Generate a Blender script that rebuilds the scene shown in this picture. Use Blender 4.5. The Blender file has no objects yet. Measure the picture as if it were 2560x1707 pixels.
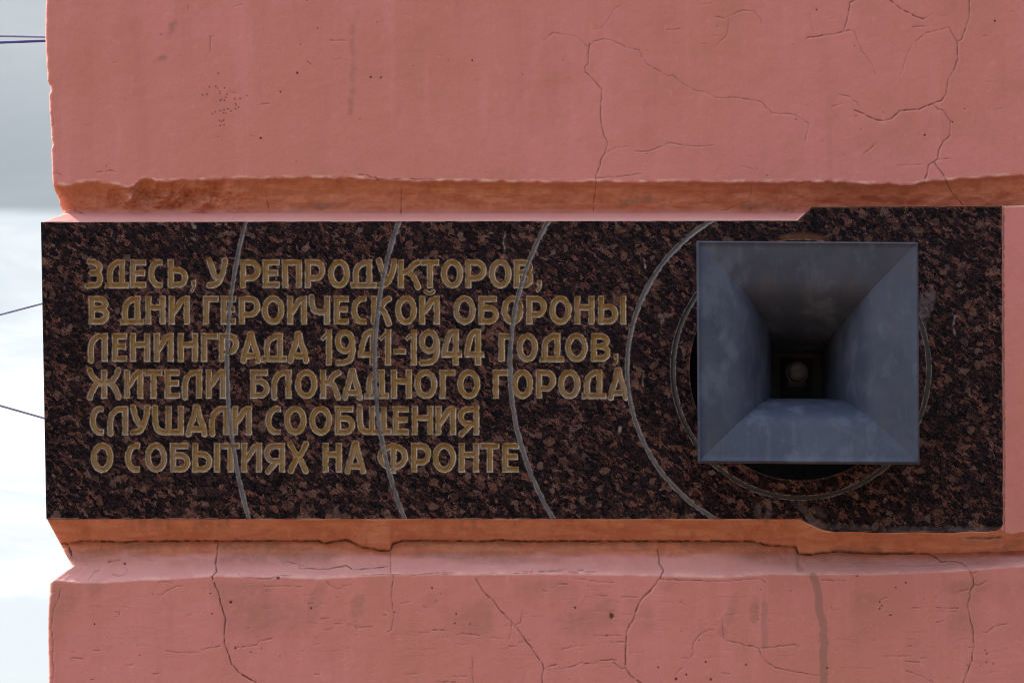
import bpy, math, random
import numpy as np

# ---------------------------------------------------------------- camera, world, sun, exposure
sc = bpy.context.scene
COL = sc.collection
S = 0.0006                      # metres on the wall per photo pixel (2560 wide)
D = 6.0                         # camera to wall
CAMZ = 1.65
ZC = CAMZ + 0.988               # height of the picture centre on the wall
R = math.radians

cam_d = bpy.data.cameras.new("camera")
cam = bpy.data.objects.new("camera", cam_d)
COL.objects.link(cam)
cam.location = (0, -D, CAMZ)
cam.rotation_euler = (R(90), 0, 0)
cam_d.sensor_width = 36.0
cam_d.lens = 36.0 * D / (2560 * S)
cam_d.shift_y = 0.988 / (2560 * S)
cam_d.clip_start = 0.05
cam_d.clip_end = 5000
sc.camera = cam

SUN_EL, SUN_AZ = R(36), R(-42)   # azimuth measured from +Y (behind the wall) towards +X
sun_d = bpy.data.lights.new("sun", 'SUN')
sun_d.energy = 2.5
sun_d.angle = R(0.5)
sun_d.color = (1.0, 0.90, 0.76)
sun = bpy.data.objects.new("sun", sun_d)
COL.objects.link(sun)
sun.location = (-20, 5, 20)
from mathutils import Vector
sdir = Vector((math.sin(SUN_AZ) * math.cos(SUN_EL), math.cos(SUN_AZ) * math.cos(SUN_EL), math.sin(SUN_EL)))
sun.rotation_euler = sdir.to_track_quat('Z', 'Y').to_euler()

sc.view_settings.view_transform = 'Standard'
sc.view_settings.look = 'None'
sc.view_settings.gamma = 1.0
sc.view_settings.exposure = 2.3
sc.view_settings.use_curve_mapping = False
sc.cycles.filter_width = 1.0


class NT:
    """small helper around a node tree"""
    def __init__(self, tree):
        self.t = tree
        self.n = tree.nodes
        self.n.clear()

    def new(self, typ, **kw):
        nd = self.n.new(typ)
        for k, v in kw.items():
            setattr(nd, k, v)
        return nd

    def link(self, a, b):
        self.t.links.new(a, b)

    def setin(self, sock, v):
        if isinstance(v, bpy.types.NodeSocket):
            self.link(v, sock)
        else:
            sock.default_value = v

    def math(self, op, a, b=None, clamp=False):
        m = self.new('ShaderNodeMath', operation=op)
        m.use_clamp = clamp
        self.setin(m.inputs[0], a)
        if b is not None:
            self.setin(m.inputs[1], b)
        return m.outputs[0]

    def ramp(self, f, lo, hi, a=0.0, b=1.0):
        m = self.new('ShaderNodeMapRange')
        m.interpolation_type = 'SMOOTHSTEP'
        self.setin(m.inputs[0], f)
        m.inputs[1].default_value = lo
        m.inputs[2].default_value = hi
        m.inputs[3].default_value = a
        m.inputs[4].default_value = b
        return m.outputs[0]

    def mix(self, f, a, b, mode='MIX'):
        m = self.new('ShaderNodeMix', data_type='RGBA', blend_type=mode)
        self.setin(m.inputs[0], f)
        for s, v in ((m.inputs[6], a), (m.inputs[7], b)):
            if isinstance(v, (tuple, list)) and len(v) == 3:
                v = (*v, 1)
            self.setin(s, v)
        return m.outputs[2]

    def mapping(self, vec, scale=(1, 1, 1), rot=(0, 0, 0), loc=(0, 0, 0)):
        m = self.new('ShaderNodeMapping')
        self.link(vec, m.inputs[0])
        m.inputs[1].default_value = loc
        m.inputs[2].default_value = rot
        m.inputs[3].default_value = scale
        return m.outputs[0]

    def noise(self, vec, scale, detail=4, rough=0.55, dist=0.0):
        m = self.new('ShaderNodeTexNoise')
        self.link(vec, m.inputs['Vector'])
        m.inputs['Scale'].default_value = scale
        m.inputs['Detail'].default_value = detail
        m.inputs['Roughness'].default_value = rough
        m.inputs['Distortion'].default_value = dist
        return m.outputs[0]

    def attr(self, name):
        a = self.new('ShaderNodeAttribute')
        a.attribute_name = name
        return a.outputs['Fac']

    def bump(self, h, strength, dist, normal=None):
        b = self.new('ShaderNodeBump')
        b.inputs['Strength'].default_value = strength
        b.inputs['Distance'].default_value = dist
        self.link(h, b.inputs['Height'])
        if normal is not None:
            self.link(normal, b.inputs['Normal'])
        return b.outputs[0]


# ---- world: Nishita sky under broken cloud, with a white bank low over the street
w = bpy.data.worlds.new("World")
sc.world = w
w.use_nodes = True
t = NT(w.node_tree)
sky = t.new('ShaderNodeTexSky', sky_type='NISHITA')
sky.sun_disc = False
sky.sun_elevation = SUN_EL
sky.sun_rotation = SUN_AZ % (2 * math.pi)
sky.air_density = 1.0
sky.dust_density = 2.0
gen = t.new('ShaderNodeTexCoord').outputs['Generated']
sep = t.new('ShaderNodeSeparateXYZ')
t.link(gen, sep.inputs[0])
cl1 = t.noise(t.mapping(gen, (1, 1, 3.2)), 5.0, 6, 0.55, 0.6)
cl2 = t.noise(t.mapping(gen, (1, 1, 2.6), loc=(3, 1, 0)), 15.0, 5, 0.55, 0.4)
zz = t.math('ADD', sep.outputs['Z'], t.math('MULTIPLY', t.math('SUBTRACT', cl2, 0.5), 0.012))
greycol = t.mix(t.ramp(t.math('ADD', t.math('MULTIPLY', cl2, 0.6), t.math('MULTIPLY', cl1, 0.4)), 0.40, 0.62), (0.63, 0.69, 0.75), (0.88, 0.94, 0.99))
greycol = t.mix(t.ramp(sep.outputs['Z'], 0.196, 0.246), t.mix(0.55, greycol, (0.54, 0.60, 0.66)), t.mix(0.35, greycol, (1.0, 1.06, 1.1)))
lowcol = t.mix(t.ramp(cl2, 0.42, 0.62), (1.25, 1.36, 1.43), (1.75, 1.8, 1.82))
lowcol = t.mix(t.ramp(sep.outputs['Z'], 0.13, 0.185, 0, 0.75), lowcol, t.mix(t.ramp(cl2, 0.40, 0.62), (1.10, 1.20, 1.28), (1.42, 1.48, 1.52)))
lowcol = t.mix(t.ramp(sep.outputs['Y'], -0.25, 0.35, 0, 1), (0.30, 0.34, 0.39), lowcol)  # unseen sky behind the camera dimmed to shape the light
cloud = t.mix(t.ramp(zz, 0.1895, 0.1935), lowcol, greycol)
zen = t.mix(t.ramp(cl1, 0.35, 0.65), (3.3, 3.55, 3.95), (5.8, 5.95, 6.1))
zen = t.mix(t.ramp(sep.outputs['X'], -0.7, 0.5, 0, 1), zen, (1.1, 1.22, 1.4))  # unseen high sky kept bright at left, dimmed at right for the lighting
cloud = t.mix(t.ramp(sep.outputs['Z'], 0.25, 0.5), cloud, zen)
cover = t.math('MAXIMUM', t.ramp(cl1, 0.30, 0.75, 0.75, 0.97), t.ramp(sep.outputs['Z'], 0.24, 0.45, 0.985, 0.0))
mixsky = t.mix(cover, sky.outputs[0], cloud)
bg = t.new('ShaderNodeBackground')
t.link(mixsky, bg.inputs[0])
bg.inputs[1].default_value = 0.13
out = t.new('ShaderNodeOutputWorld')
t.link(bg.outputs[0], out.inputs[0])


# ---------------------------------------------------------------- helpers
def P(px, py, depth=0.0):
    """point at the given depth behind the wall face that the photo measures at (px, py)"""
    k = (D + depth) / D
    X = (np.asarray(px, float) - 1280.0) * S
    Z = (853.5 - np.asarray(py, float)) * S + (ZC - CAMZ)
    d = np.asarray(depth, float)
    X, Z, d = np.broadcast_arrays(X * k, CAMZ + Z * k, d)
    return np.stack([X, d, Z], -1)


def lattice_noise(x, y, scale, seed):
    rng = np.random.RandomState(seed)
    tab = rng.rand(256, 256)
    xs, ys = np.asarray(x) / scale, np.asarray(y) / scale
    xi, yi = np.floor(xs).astype(int), np.floor(ys).astype(int)
    fx, fy = xs - xi, ys - yi
    fx = fx * fx * (3 - 2 * fx)
    fy = fy * fy * (3 - 2 * fy)
    a = tab[xi & 255, yi & 255]
    b = tab[(xi + 1) & 255, yi & 255]
    c = tab[xi & 255, (yi + 1) & 255]
    d = tab[(xi + 1) & 255, (yi + 1) & 255]
    return (a * (1 - fx) + b * fx) * (1 - fy) + (c * (1 - fx) + d * fx) * fy - 0.5


def fbm(x, y, scale, seed, octv=3):
    r = 0
    for k in range(octv):
        r = r + lattice_noise(x, y, scale / 2 ** k, seed + 17 * k) / 2 ** k
    return r


def sstep(x, a, b):
    tt = np.clip((x - a) / (b - a), 0, 1)
    return tt * tt * (3 - 2 * tt)


def mesh_from_arrays(name, verts, quads, mat, parent=None, attrs=None, smooth=True):
    used = np.zeros(len(verts), bool)
    used[quads.ravel()] = True
    remap = np.cumsum(used) - 1
    v = verts[used]
    q = remap[quads]
    if parent is not None:
        v = v - np.array(parent.location)
    me = bpy.data.meshes.new(name)
    n = q.shape[1]
    me.vertices.add(len(v))
    me.vertices.foreach_set('co', v.astype(np.float32).ravel())
    me.loops.add(q.size)
    me.loops.foreach_set('vertex_index', q.astype(np.int32).ravel())
    me.polygons.add(len(q))
    me.polygons.foreach_set('loop_start', np.arange(0, q.size, n, dtype=np.int32))
    me.polygons.foreach_set('loop_total', np.full(len(q), n, np.int32))
    me.polygons.foreach_set('use_smooth', np.full(len(q), smooth))
    me.update(calc_edges=True)
    for k, a in (attrs or {}).items():
        at = me.attributes.new(k, 'FLOAT', 'POINT')
        at.data.foreach_set('value', a[used].astype(np.float32))
    me.materials.append(mat)
    o = bpy.data.objects.new(name, me)
    COL.objects.link(o)
    if parent is not None:
        o.parent = parent
    return o


def grid_quads(nr, nc, base=0):
    i = np.arange(nr * nc).reshape(nr, nc) + base
    return np.stack([i[:-1, :-1], i[1:, :-1], i[1:, 1:], i[:-1, 1:]], -1)


def thing(name, label, cat, loc, group=None):
    o = bpy.data.objects.new(name, None)
    COL.objects.link(o)
    o.location = loc
    o.empty_display_size = 0.1
    o['label'] = label
    o['category'] = cat
    if group:
        o['group'] = group
    return o


def seg_dist(px, py, a, b):
    ax, ay = a
    dx, dy = b[0] - ax, b[1] - ay
    L2 = dx * dx + dy * dy + 1e-9
    tt = np.clip(((px - ax) * dx + (py - ay) * dy) / L2, 0, 1)
    return np.hypot(px - ax - tt * dx, py - ay - tt * dy)


def interp(tab, x):
    xs, ys = zip(*tab)
    return np.interp(x, xs, ys)


# ---------------------------------------------------------------- materials
def mat_new(name):
    m = bpy.data.materials.new(name)
    m.use_nodes = True
    t = NT(m.node_tree)
    out = t.new('ShaderNodeOutputMaterial')
    b = t.new('ShaderNodeBsdfPrincipled')
    t.link(b.outputs[0], out.inputs[0])
    return m, t, b


def make_plaster():
    m, t, b = mat_new("pink_painted_plaster")
    oc = t.new('ShaderNodeTexCoord').outputs['Object']
    n1 = t.noise(oc, 2.6, 3)
    n2 = t.noise(oc, 11, 7, 0.62, 0.3)
    n3 = t.noise(t.mapping(oc, (26, 26, 2.4)), 1.0, 5, 0.6)
    n4 = t.noise(oc, 520, 3, 0.7)
    n5 = t.noise(oc, 60, 5, 0.65, 0.5)
    c = t.mix(t.ramp(n1, 0.3, 0.7), (0.510, 0.188, 0.178), (0.465, 0.178, 0.145))
    c = t.mix(t.ramp(n2, 0.44, 0.68, 0, 0.5), c, (0.40, 0.165, 0.125))
    c = t.mix(t.ramp(n3, 0.52, 0.75, 0, 0.38), c, (0.60, 0.235, 0.245))
    c = t.mix(t.ramp(n3, 0.28, 0.48, 0.35, 0), c, (0.38, 0.140, 0.12))
    c = t.mix(t.ramp(n5, 0.58, 0.75, 0, 0.25), c, (0.36, 0.15, 0.11))
    c = t.mix(t.ramp(n5, 0.27, 0.42, 0.4, 0), c, (0.58, 0.245, 0.225))
    c = t.mix(t.math('MULTIPLY', t.ramp(n4, 0.35, 0.7), 0.22), c, (0.30, 0.10, 0.092))
    # old ochre paint plus painted warm bounce, and dust, where the attributes say so
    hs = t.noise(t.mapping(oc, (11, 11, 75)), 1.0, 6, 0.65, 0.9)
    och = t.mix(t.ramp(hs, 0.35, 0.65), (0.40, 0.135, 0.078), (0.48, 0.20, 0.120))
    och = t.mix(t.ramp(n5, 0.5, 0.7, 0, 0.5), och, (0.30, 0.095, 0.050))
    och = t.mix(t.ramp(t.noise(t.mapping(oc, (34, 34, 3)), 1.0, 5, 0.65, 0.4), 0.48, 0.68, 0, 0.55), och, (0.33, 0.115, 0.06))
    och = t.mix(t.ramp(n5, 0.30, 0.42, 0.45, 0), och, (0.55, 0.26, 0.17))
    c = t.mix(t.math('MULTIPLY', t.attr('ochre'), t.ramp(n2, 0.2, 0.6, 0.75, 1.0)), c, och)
    c = t.mix(t.math('MULTIPLY', t.attr('dust'), t.ramp(n2, 0.3, 0.65, 0.6, 1.0)), c, (0.555, 0.275, 0.262))
    c = t.mix(t.math('MULTIPLY', t.attr('dirt_shade'), t.ramp(n5, 0.3, 0.6, 0.5, 1.0)), c, (0.24, 0.115, 0.085))  # grime smears, plus shade painted into the upper cove
    c = t.mix(t.attr('pale'), c, (0.64, 0.40, 0.33))
    c = t.mix(t.attr('stain'), c, (0.20, 0.115, 0.095))
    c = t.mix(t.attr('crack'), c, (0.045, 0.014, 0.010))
    t.link(c, b.inputs['Base Color'])
    b.inputs['Roughness'].default_value = 0.82
    b.inputs['Specular IOR Level'].default_value = 0.25
    bn = t.bump(n4, 0.12, 0.0012)
    bn = t.bump(n5, 0.3, 0.002, bn)
    bn = t.bump(t.noise(t.mapping(oc, (14, 14, 70)), 1.0, 4, 0.6, 0.5), 0.12, 0.003, bn)
    t.link(bn, b.inputs['Normal'])
    return m


def make_granite():
    m, t, b = mat_new("polished_brown_granite")
    oc = t.new('ShaderNodeTexCoord').outputs['Object']
    wn = t.new('ShaderNodeTexNoise')
    t.link(oc, wn.inputs['Vector'])
    wn.inputs['Scale'].default_value = 140
    wn.inputs['Detail'].default_value = 3
    vm = t.new('ShaderNodeVectorMath', operation='SCALE')
    t.link(wn.outputs['Color'], vm.inputs[0])
    vm.inputs['Scale'].default_value = 0.009
    va = t.new('ShaderNodeVectorMath', operation='ADD')
    t.link(oc, va.inputs[0])
    t.link(vm.outputs[0], va.inputs[1])
    wv = va.outputs[0]
    rot = t.mapping(wv, (1, 1, 1.0), (0, R(-38), 0))
    st = t.mapping(rot, (0.62, 1.0, 1.15))

    def vor(vec, scale, feat='F1', out='Color'):
        v = t.new('ShaderNodeTexVoronoi', feature=feat)
        t.link(vec, v.inputs['Vector'])
        v.inputs['Scale'].default_value = scale
        v.inputs['Randomness'].default_value = 1.0
        return v.outputs[out]
    r1 = t.new('ShaderNodeSeparateColor')
    t.link(vor(st, 160), r1.inputs[0])
    r3 = t.new('ShaderNodeSeparateColor')
    t.link(vor(t.mapping(wv, (1, 1, 1), (0, R(25), 0)), 105), r3.inputs[0])
    r2 = t.new('ShaderNodeSeparateColor')
    t.link(vor(st, 290), r2.inputs[0])
    n1 = t.noise(st, 100, 6, 0.7, 1.0)
    n2 = t.noise(st, 380, 5, 0.7, 1.2)
    n3 = t.noise(oc, 9, 4, 0.6)
    c = t.mix(t.ramp(r2.outputs[0], 0.2, 1.0), (0.0014, 0.0007, 0.0020), (0.0120, 0.0055, 0.0075))
    fle = t.math('MULTIPLY', t.ramp(r1.outputs[0], 0.40, 0.76), t.ramp(n1, 0.44, 0.56))
    fle = t.math('MULTIPLY', fle, t.ramp(t.noise(st, 34, 3, 0.6, 0.5), 0.36, 0.54, 0.25, 1.0))
    fle = t.math('MULTIPLY', fle, t.ramp(n2, 0.42, 0.58, 0.12, 1.0))
    flc = t.mix(r1.outputs[1], (0.170, 0.060, 0.038), (0.210, 0.105, 0.090))
    c = t.mix(t.math('MULTIPLY', fle, t.ramp(n3, 0.3, 0.65, 0.65, 1.0)), c, flc)
    big = t.math('MULTIPLY', t.ramp(r3.outputs[0], 0.90, 0.97), t.ramp(n2, 0.36, 0.58, 0.25, 1.0))
    c = t.mix(t.math('MULTIPLY', big, 0.7), c, t.mix(r3.outputs[1], (0.13, 0.060, 0.040), (0.155, 0.10, 0.09)))
    sp = t.math('MULTIPLY', t.ramp(n2, 0.57, 0.74), t.ramp(r2.outputs[1], 0.45, 0.9))
    c = t.mix(t.math('MULTIPLY', sp, 0.75), c, (0.12, 0.082, 0.072))
    n5 = t.noise(st, 130, 4, 0.6, 2.0)
    fil = t.math('SUBTRACT', 1.0, t.ramp(t.math('ABSOLUTE', t.math('SUBTRACT', n5, 0.5)), 0.004, 0.022))
    c = t.mix(t.math('MULTIPLY', fil, t.ramp(r2.outputs[2], 0.45, 0.9, 0, 0.7)), c, (0.13, 0.072, 0.056))
    c = t.mix(t.ramp(n3, 0.45, 0.7, 0, 0.2), c, (0.006, 0.005, 0.010))
    c = t.mix(t.attr('chip'), c, (0.30, 0.255, 0.235))
    c = t.mix(t.attr('rust'), c, (0.20, 0.080, 0.040))
    c = t.mix(t.attr('scuff'), c, (0.13, 0.105, 0.115))
    t.link(c, b.inputs['Base Color'])
    rr = t.ramp(n2, 0.3, 0.7, 0.22, 0.42)
    t.link(rr, b.inputs['Roughness'])
    b.inputs['Specular IOR Level'].default_value = 0.07
    t.link(t.bump(n2, 0.10, 0.0006), b.inputs['Normal'])
    return m


def make_gold():
    m, t, b = mat_new("worn_gilt_paint")
    oc = t.new('ShaderNodeTexCoord').outputs['Object']
    n1 = t.noise(oc, 70, 5, 0.6)
    n2 = t.noise(oc, 420, 4, 0.65)
    n3 = t.noise(oc, 14, 3)
    c = t.mix(t.ramp(n1, 0.35, 0.65), (0.250, 0.155, 0.046), (0.285, 0.195, 0.098))
    c = t.mix(t.ramp(n3, 0.45, 0.65, 0, 0.55), c, (0.25, 0.185, 0.145))
    c = t.mix(t.ramp(n2, 0.56, 0.75, 0, 0.55), c, (0.13, 0.085, 0.05))
    c = t.mix(t.attr('chip'), c, (0.66, 0.57, 0.46))
    t.link(c, b.inputs['Base Color'])
    b.inputs['Roughness'].default_value = 0.55
    b.inputs['Specular IOR Level'].default_value = 0.35
    t.link(t.bump(n2, 0.35, 0.0008), b.inputs['Normal'])
    return m


def make_lead(name, c0, c1, ce):
    m, t, b = mat_new(name)
    oc = t.new('ShaderNodeTexCoord').outputs['Object']
    n1 = t.noise(oc, 50, 5, 0.6)
    n2 = t.noise(oc, 420, 4, 0.65)
    c = t.mix(t.ramp(n1, 0.35, 0.65), c0, c1)
    c = t.mix(t.ramp(n2, 0.55, 0.75, 0, 0.5), c, (0.05, 0.042, 0.045))
    c = t.mix(t.attr('chip'), c, ce)
    t.link(c, b.inputs['Base Color'])
    b.inputs['Roughness'].default_value = 0.6
    t.link(t.bump(n2, 0.4, 0.0008), b.inputs['Normal'])
    return m


def make_horn_metal():
    m, t, b = mat_new("weathered_zinc_grey_metal")
    oc = t.new('ShaderNodeTexCoord').outputs['Object']
    n1 = t.noise(t.mapping(oc, (9, 9, 9)), 1.0, 6, 0.6, 1.0)
    n2 = t.noise(t.mapping(oc, (60, 24, 5)), 1.0, 5, 0.65, 0.4)
    n3 = t.noise(oc, 600, 3, 0.7)
    n4 = t.noise(t.mapping(oc, (22, 22, 13)), 1.0, 6, 0.62, 0.15)
    c = t.mix(t.ramp(n1, 0.35, 0.65), (0.026, 0.036, 0.068), (0.042, 0.053, 0.088))
    c = t.mix(t.ramp(n2, 0.54, 0.72, 0, 0.3), c, (0.092, 0.105, 0.130))
    c = t.mix(t.ramp(n2, 0.30, 0.44, 0.45, 0), c, (0.042, 0.050, 0.074))
    c = t.mix(t.ramp(n4, 0.49, 0.66, 0, 0.65), c, (0.082, 0.102, 0.150))
    c = t.mix(t.ramp(n4, 0.32, 0.45, 0.4, 0), c, (0.055, 0.056, 0.064))
    c = t.mix(t.math('MULTIPLY', n3, 0.3), c, (0.045, 0.048, 0.058))
    t.link(c, b.inputs['Base Color'])
    b.inputs['Metallic'].default_value = 0.0
    t.link(t.ramp(n4, 0.3, 0.7, 0.45, 0.65), b.inputs['Roughness'])
    b.inputs['Specular IOR Level'].default_value = 0.3
    t.link(t.bump(n3, 0.10, 0.0006, t.bump(n1, 0.12, 0.006)), b.inputs['Normal'])
    return m


def make_plain(name, col, rough=0.7, nscale=30, var=0.35, metal=0.0):
    m, t, b = mat_new(name)
    oc = t.new('ShaderNodeTexCoord').outputs['Object']
    n = t.noise(oc, nscale, 5, 0.6)
    c = t.mix(t.ramp(n, 0.3, 0.7), tuple(x * (1 - var) for x in col), tuple(min(1, x * (1 + var)) for x in col))
    t.link(c, b.inputs['Base Color'])
    b.inputs['Roughness'].default_value = rough
    b.inputs['Metallic'].default_value = metal
    b.inputs['Specular IOR Level'].default_value = 0.15
    t.link(t.bump(n, 0.2, 0.002), b.inputs['Normal'])
    return m


PLASTER = make_plaster()
GRANITE = make_granite()
GOLD = make_gold()
LEAD = make_lead("grey_groove_filling", (0.055, 0.052, 0.062), (0.090, 0.084, 0.092), (0.19, 0.17, 0.16))
LEAD_DARK = make_lead("dark_groove_filling", (0.008, 0.0065, 0.007), (0.020, 0.015, 0.013), (0.055, 0.045, 0.04))
HORN = make_horn_metal()
DARKMETAL = make_plain("dark_throat_metal", (0.022, 0.021, 0.022), 0.7, 60, 0.3, 0.0)
CAP = make_plain("dull_grey_cap", (0.11, 0.102, 0.102), 0.6, 90, 0.25)
HOLE = make_plain("dark_recess_lining", (0.016, 0.012, 0.011), 0.9, 40, 0.4)
WIRE_D = make_plain("glare_blue_cable_sheath", (0.07, 0.07, 0.26), 0.5, 8, 0.2)  # blue raised to put sky glare into the cable colour
WIRE_G = make_plain("glare_tinted_wire", (0.24, 0.26, 0.42), 0.5, 8, 0.2)  # lightened bluish: glare around the wire painted into its colour
GROUND = make_plain("warm_granite_paving", (0.20, 0.135, 0.08), 0.85, 3, 0.18)


# ---------------------------------------------------------------- ground
gv = np.array([[-600, -600, 0], [600, -600, 0], [600, 600, 0], [-600, 600, 0]], float)
g = mesh_from_arrays("ground", gv, np.array([[0, 1, 2, 3]]), GROUND)
g['kind'] = 'structure'

# ---------------------------------------------------------------- the wall
UP_EDGE = [(60, 456), (130, 459), (150, 464), (172, 465), (190, 459), (214, 457), (240, 457), (268, 461), (295, 464), (321, 471), (334, 467),
           (344, 457), (355, 449), (367, 447), (380, 449), (390, 455), (415, 456), (459, 451), (480, 454), (500, 451), (535, 449), (600, 447), (640, 448),
           (720, 446), (800, 447), (880, 446), (906, 448), (925, 453), (944, 451), (1021, 453), (1045, 457), (1060, 453), (1174, 455), (1400, 457),
           (1475, 455), (1704, 457), (1960, 457), (2100, 456), (2174, 461), (2230, 459), (2285, 465), (2304, 457), (2419, 448), (2560, 438), (2700, 438)]
APEX_PY = 533
TOP_EDGE = [(60, 556), (1993, 552), (2029, 517), (2505, 515), (2700, 514)]
BOT_EDGE = [(60, 1296.5), (2000, 1296.5), (2014, 1306), (2028, 1311), (2043, 1319), (2062, 1325.5), (2090, 1329.5), (2130, 1328.5), (2200, 1331.5), (2290, 1329.5), (2380, 1331.5), (2425, 1327.5), (2470, 1328.5), (2494, 1324.5), (2502, 1318.5), (2506, 1326), (2530, 1334), (2560, 1328), (2700, 1326)]
CRK_LINE = [(60, 1353), (180, 1354), (245, 1351), (302, 1354), (345, 1352), (545, 1351), (660, 1351), (797, 1351), (815, 1357), (837, 1352), (865, 1348),
            (880, 1354), (908, 1367), (934, 1370), (950, 1375), (974, 1375), (982, 1358), (1008, 1350), (1073, 1350), (1145, 1351), (1201, 1352), (1259, 1349),
            (1300, 1352), (1620, 1351), (1880, 1352), (1920, 1362), (1990, 1366), (1996, 1383), (2028, 1385), (2080, 1378), (2160, 1382), (2205, 1382),
            (2320, 1383), (2420, 1380), (2560, 1376), (2700, 1374)]
LOW_EDGE = [(60, 1447), (123, 1448), (188, 1456), (260, 1456), (300, 1452), (374, 1448), (440, 1446), (527, 1438), (600, 1440), (660, 1442), (700, 1441), (797, 1445), (900, 1439),
            (976, 1435), (1280, 1434), (1451, 1434), (1659, 1438), (1800, 1442), (1920, 1434), (2177, 1434), (2348, 1428), (2460, 1421), (2560, 1414), (2700, 1410)]
SIL = [(-400, 111), (0, 113), (90, 111), (200, 117), (213, 124), (226, 125), (234, 120), (300, 124), (345, 126), (360, 130), (372, 126), (400, 127), (440, 128), (457, 131), (472, 134), (485, 140), (510, 146), (530, 152), (534, 152),
       (545, 127), (556, 104), (700, 107), (1296, 117), (1330, 134), (1370, 155), (1412, 178), (1418, 172), (1432, 150), (1446, 129), (1456, 122), (1500, 120), (1560, 118), (1707, 120), (2200, 121), (5000, 122)]
BEADS = [(-400, 9), (440, 9), (462, 12), (485, 20), (520, 27), (533, 24), (545, 9), (556, 5), (1296, 4), (1330, 10), (1365, 15), (1405, 12), (1440, 10), (1470, 12), (1560, 9), (5000, 9)]

GD = 0.033                       # groove depth

# traced cracks: (region origin x, y, zoom, width, strength, points)
CRACKS = []


def addc(ox, oy, z, w, s, *lines):
    for ln in lines:
        CRACKS.append(([(ox + x / z, oy + y / z) for x, y in ln], w, s))


z3 = 2.613
addc(1360, 0, z3, 1.5, 0.75,
     [(300, 290), (293, 330), (290, 420), (268, 440), (272, 475), (330, 530), (378, 585), (372, 700), (375, 810), (392, 890), (418, 940), (400, 1000), (380, 1030), (360, 1100), (338, 1150), (342, 1200), (328, 1300), (322, 1385)])
addc(1360, 0, z3, 1.4, 0.5,
     [(300, 300), (330, 270), (390, 256), (450, 268), (530, 310), (620, 330), (670, 420), (810, 500), (840, 495), (930, 565), (1000, 597), (1060, 605), (1120, 640), (1250, 640), (1370, 655), (1420, 670), (1490, 742), (1620, 748), (1640, 752), (1730, 810), (1710, 920)],
     [(1125, 110), (1175, 122), (1215, 103), (1300, 70), (1370, 75), (1415, 125), (1425, 155)],
     [(1207, 125), (1205, 170), (1193, 235), (1120, 305)],
     [(400, 1000), (470, 965), (545, 957)], [(600, 990), (690, 988), (820, 935), (900, 950), (1010, 957), (1110, 950)],
     [(340, 1165), (500, 1155), (635, 1135)], [(800, 197), (890, 190)],
     [(1150, 1375), (1200, 1372), (1260, 1340), (1340, 1318), (1355, 1260), (1358, 1220)], [(1352, 1318), (1352, 1385)])
addc(1360, 0, z3, 1.4, 0.3, [(0, 265), (60, 217), (210, 240), (290, 310)], [(318, 195), (372, 188), (420, 130), (460, 60), (500, 40)], [(1285, 1090), (1400, 1112)])
addc(1960, 0, z3, 1.7, 0.8,
     [(150, 255), (155, 246), (225, 240), (330, 225), (430, 200)],
     [(475, 0), (430, 20), (420, 100), (390, 200)],
     [(690, 0), (760, 60), (840, 100), (910, 128)],
     [(1078, 182), (1130, 275), (1160, 262), (1185, 190), (1210, 110), (1212, 0)],
     [(1133, 280), (1137, 390), (1110, 460), (1075, 520), (1058, 620), (1030, 660), (970, 680), (880, 718), (760, 725), (700, 780), (640, 790), (600, 785), (520, 745), (460, 722)],
     [(975, 685), (1010, 718), (1035, 720), (1088, 795), (1082, 890), (1040, 925), (1010, 990), (1005, 1030)],
     [(1005, 1040), (985, 1055), (945, 1080), (935, 1140), (915, 1190), (890, 1225)],
     [(985, 1065), (1010, 1105), (1045, 1150), (1070, 1210), (1110, 1280), (1165, 1340)])
addc(1960, 0, z3, 1.4, 0.45,
     [(430, 200), (460, 210), (510, 340), (580, 430), (600, 490)], [(910, 128), (970, 90)], [(840, 178), (945, 172)],
     [(865, 270), (930, 215), (1000, 200), (1078, 182)], [(360, 620), (430, 635), (480, 675), (505, 715)], [(315, 698), (385, 678)],
     [(520, 1010), (600, 940)], [(820, 1080), (900, 1077)], [(1000, 1043), (1095, 1035)], [(1295, 238), (1325, 235)], [(1310, 535), (1365, 533)],
     [(235, 920), (245, 933), (262, 922), (250, 912)])
addc(1960, 0, z3, 1.4, 0.25, [(840, 280), (790, 400), (760, 495)], [(165, 120), (195, 205)], [(740, 1080), (820, 1080)])
z1 = 2.614
addc(0, 0, z1, 1.6, 0.5, [(1400, 240), (1375, 240), (1378, 340)], [(630, 1127), (668, 1125)], [(1225, 38), (1235, 55), (1230, 70)], [(1530, 45), (1585, 30)],
     [(690, 1125), (720, 1115), (745, 1122)], [(470, 1340), (520, 1390), (550, 1400)], [(500, 1400), (490, 1370)], [(350, 1140), (375, 1133), (400, 1145)],
     [(330, 545), (348, 570), (330, 605)], [(340, 740), (350, 780), (352, 820)], [(720, 1245), (860, 1230), (980, 1290), (1060, 1300)], [(820, 1330), (900, 1320), (1000, 1360), (1050, 1365)])
addc(600, 0, z1, 1.6, 0.75, [(780, 1145), (830, 1145), (860, 1165), (885, 1160), (905, 1180)], [(165, 1250), (195, 1390)], [(1057, 1235), (1052, 1395)])
addc(600, 0, z1, 1.5, 0.5, [(620, 395), (660, 385)], [(440, 405), (485, 440)], [(140, 683), (190, 680)], [(590, 265), (690, 268)], [(905, 1172), (1100, 1172), (1300, 1170)],
     [(2020, 235), (2045, 217), (2090, 222)])
z5 = 3.508
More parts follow.
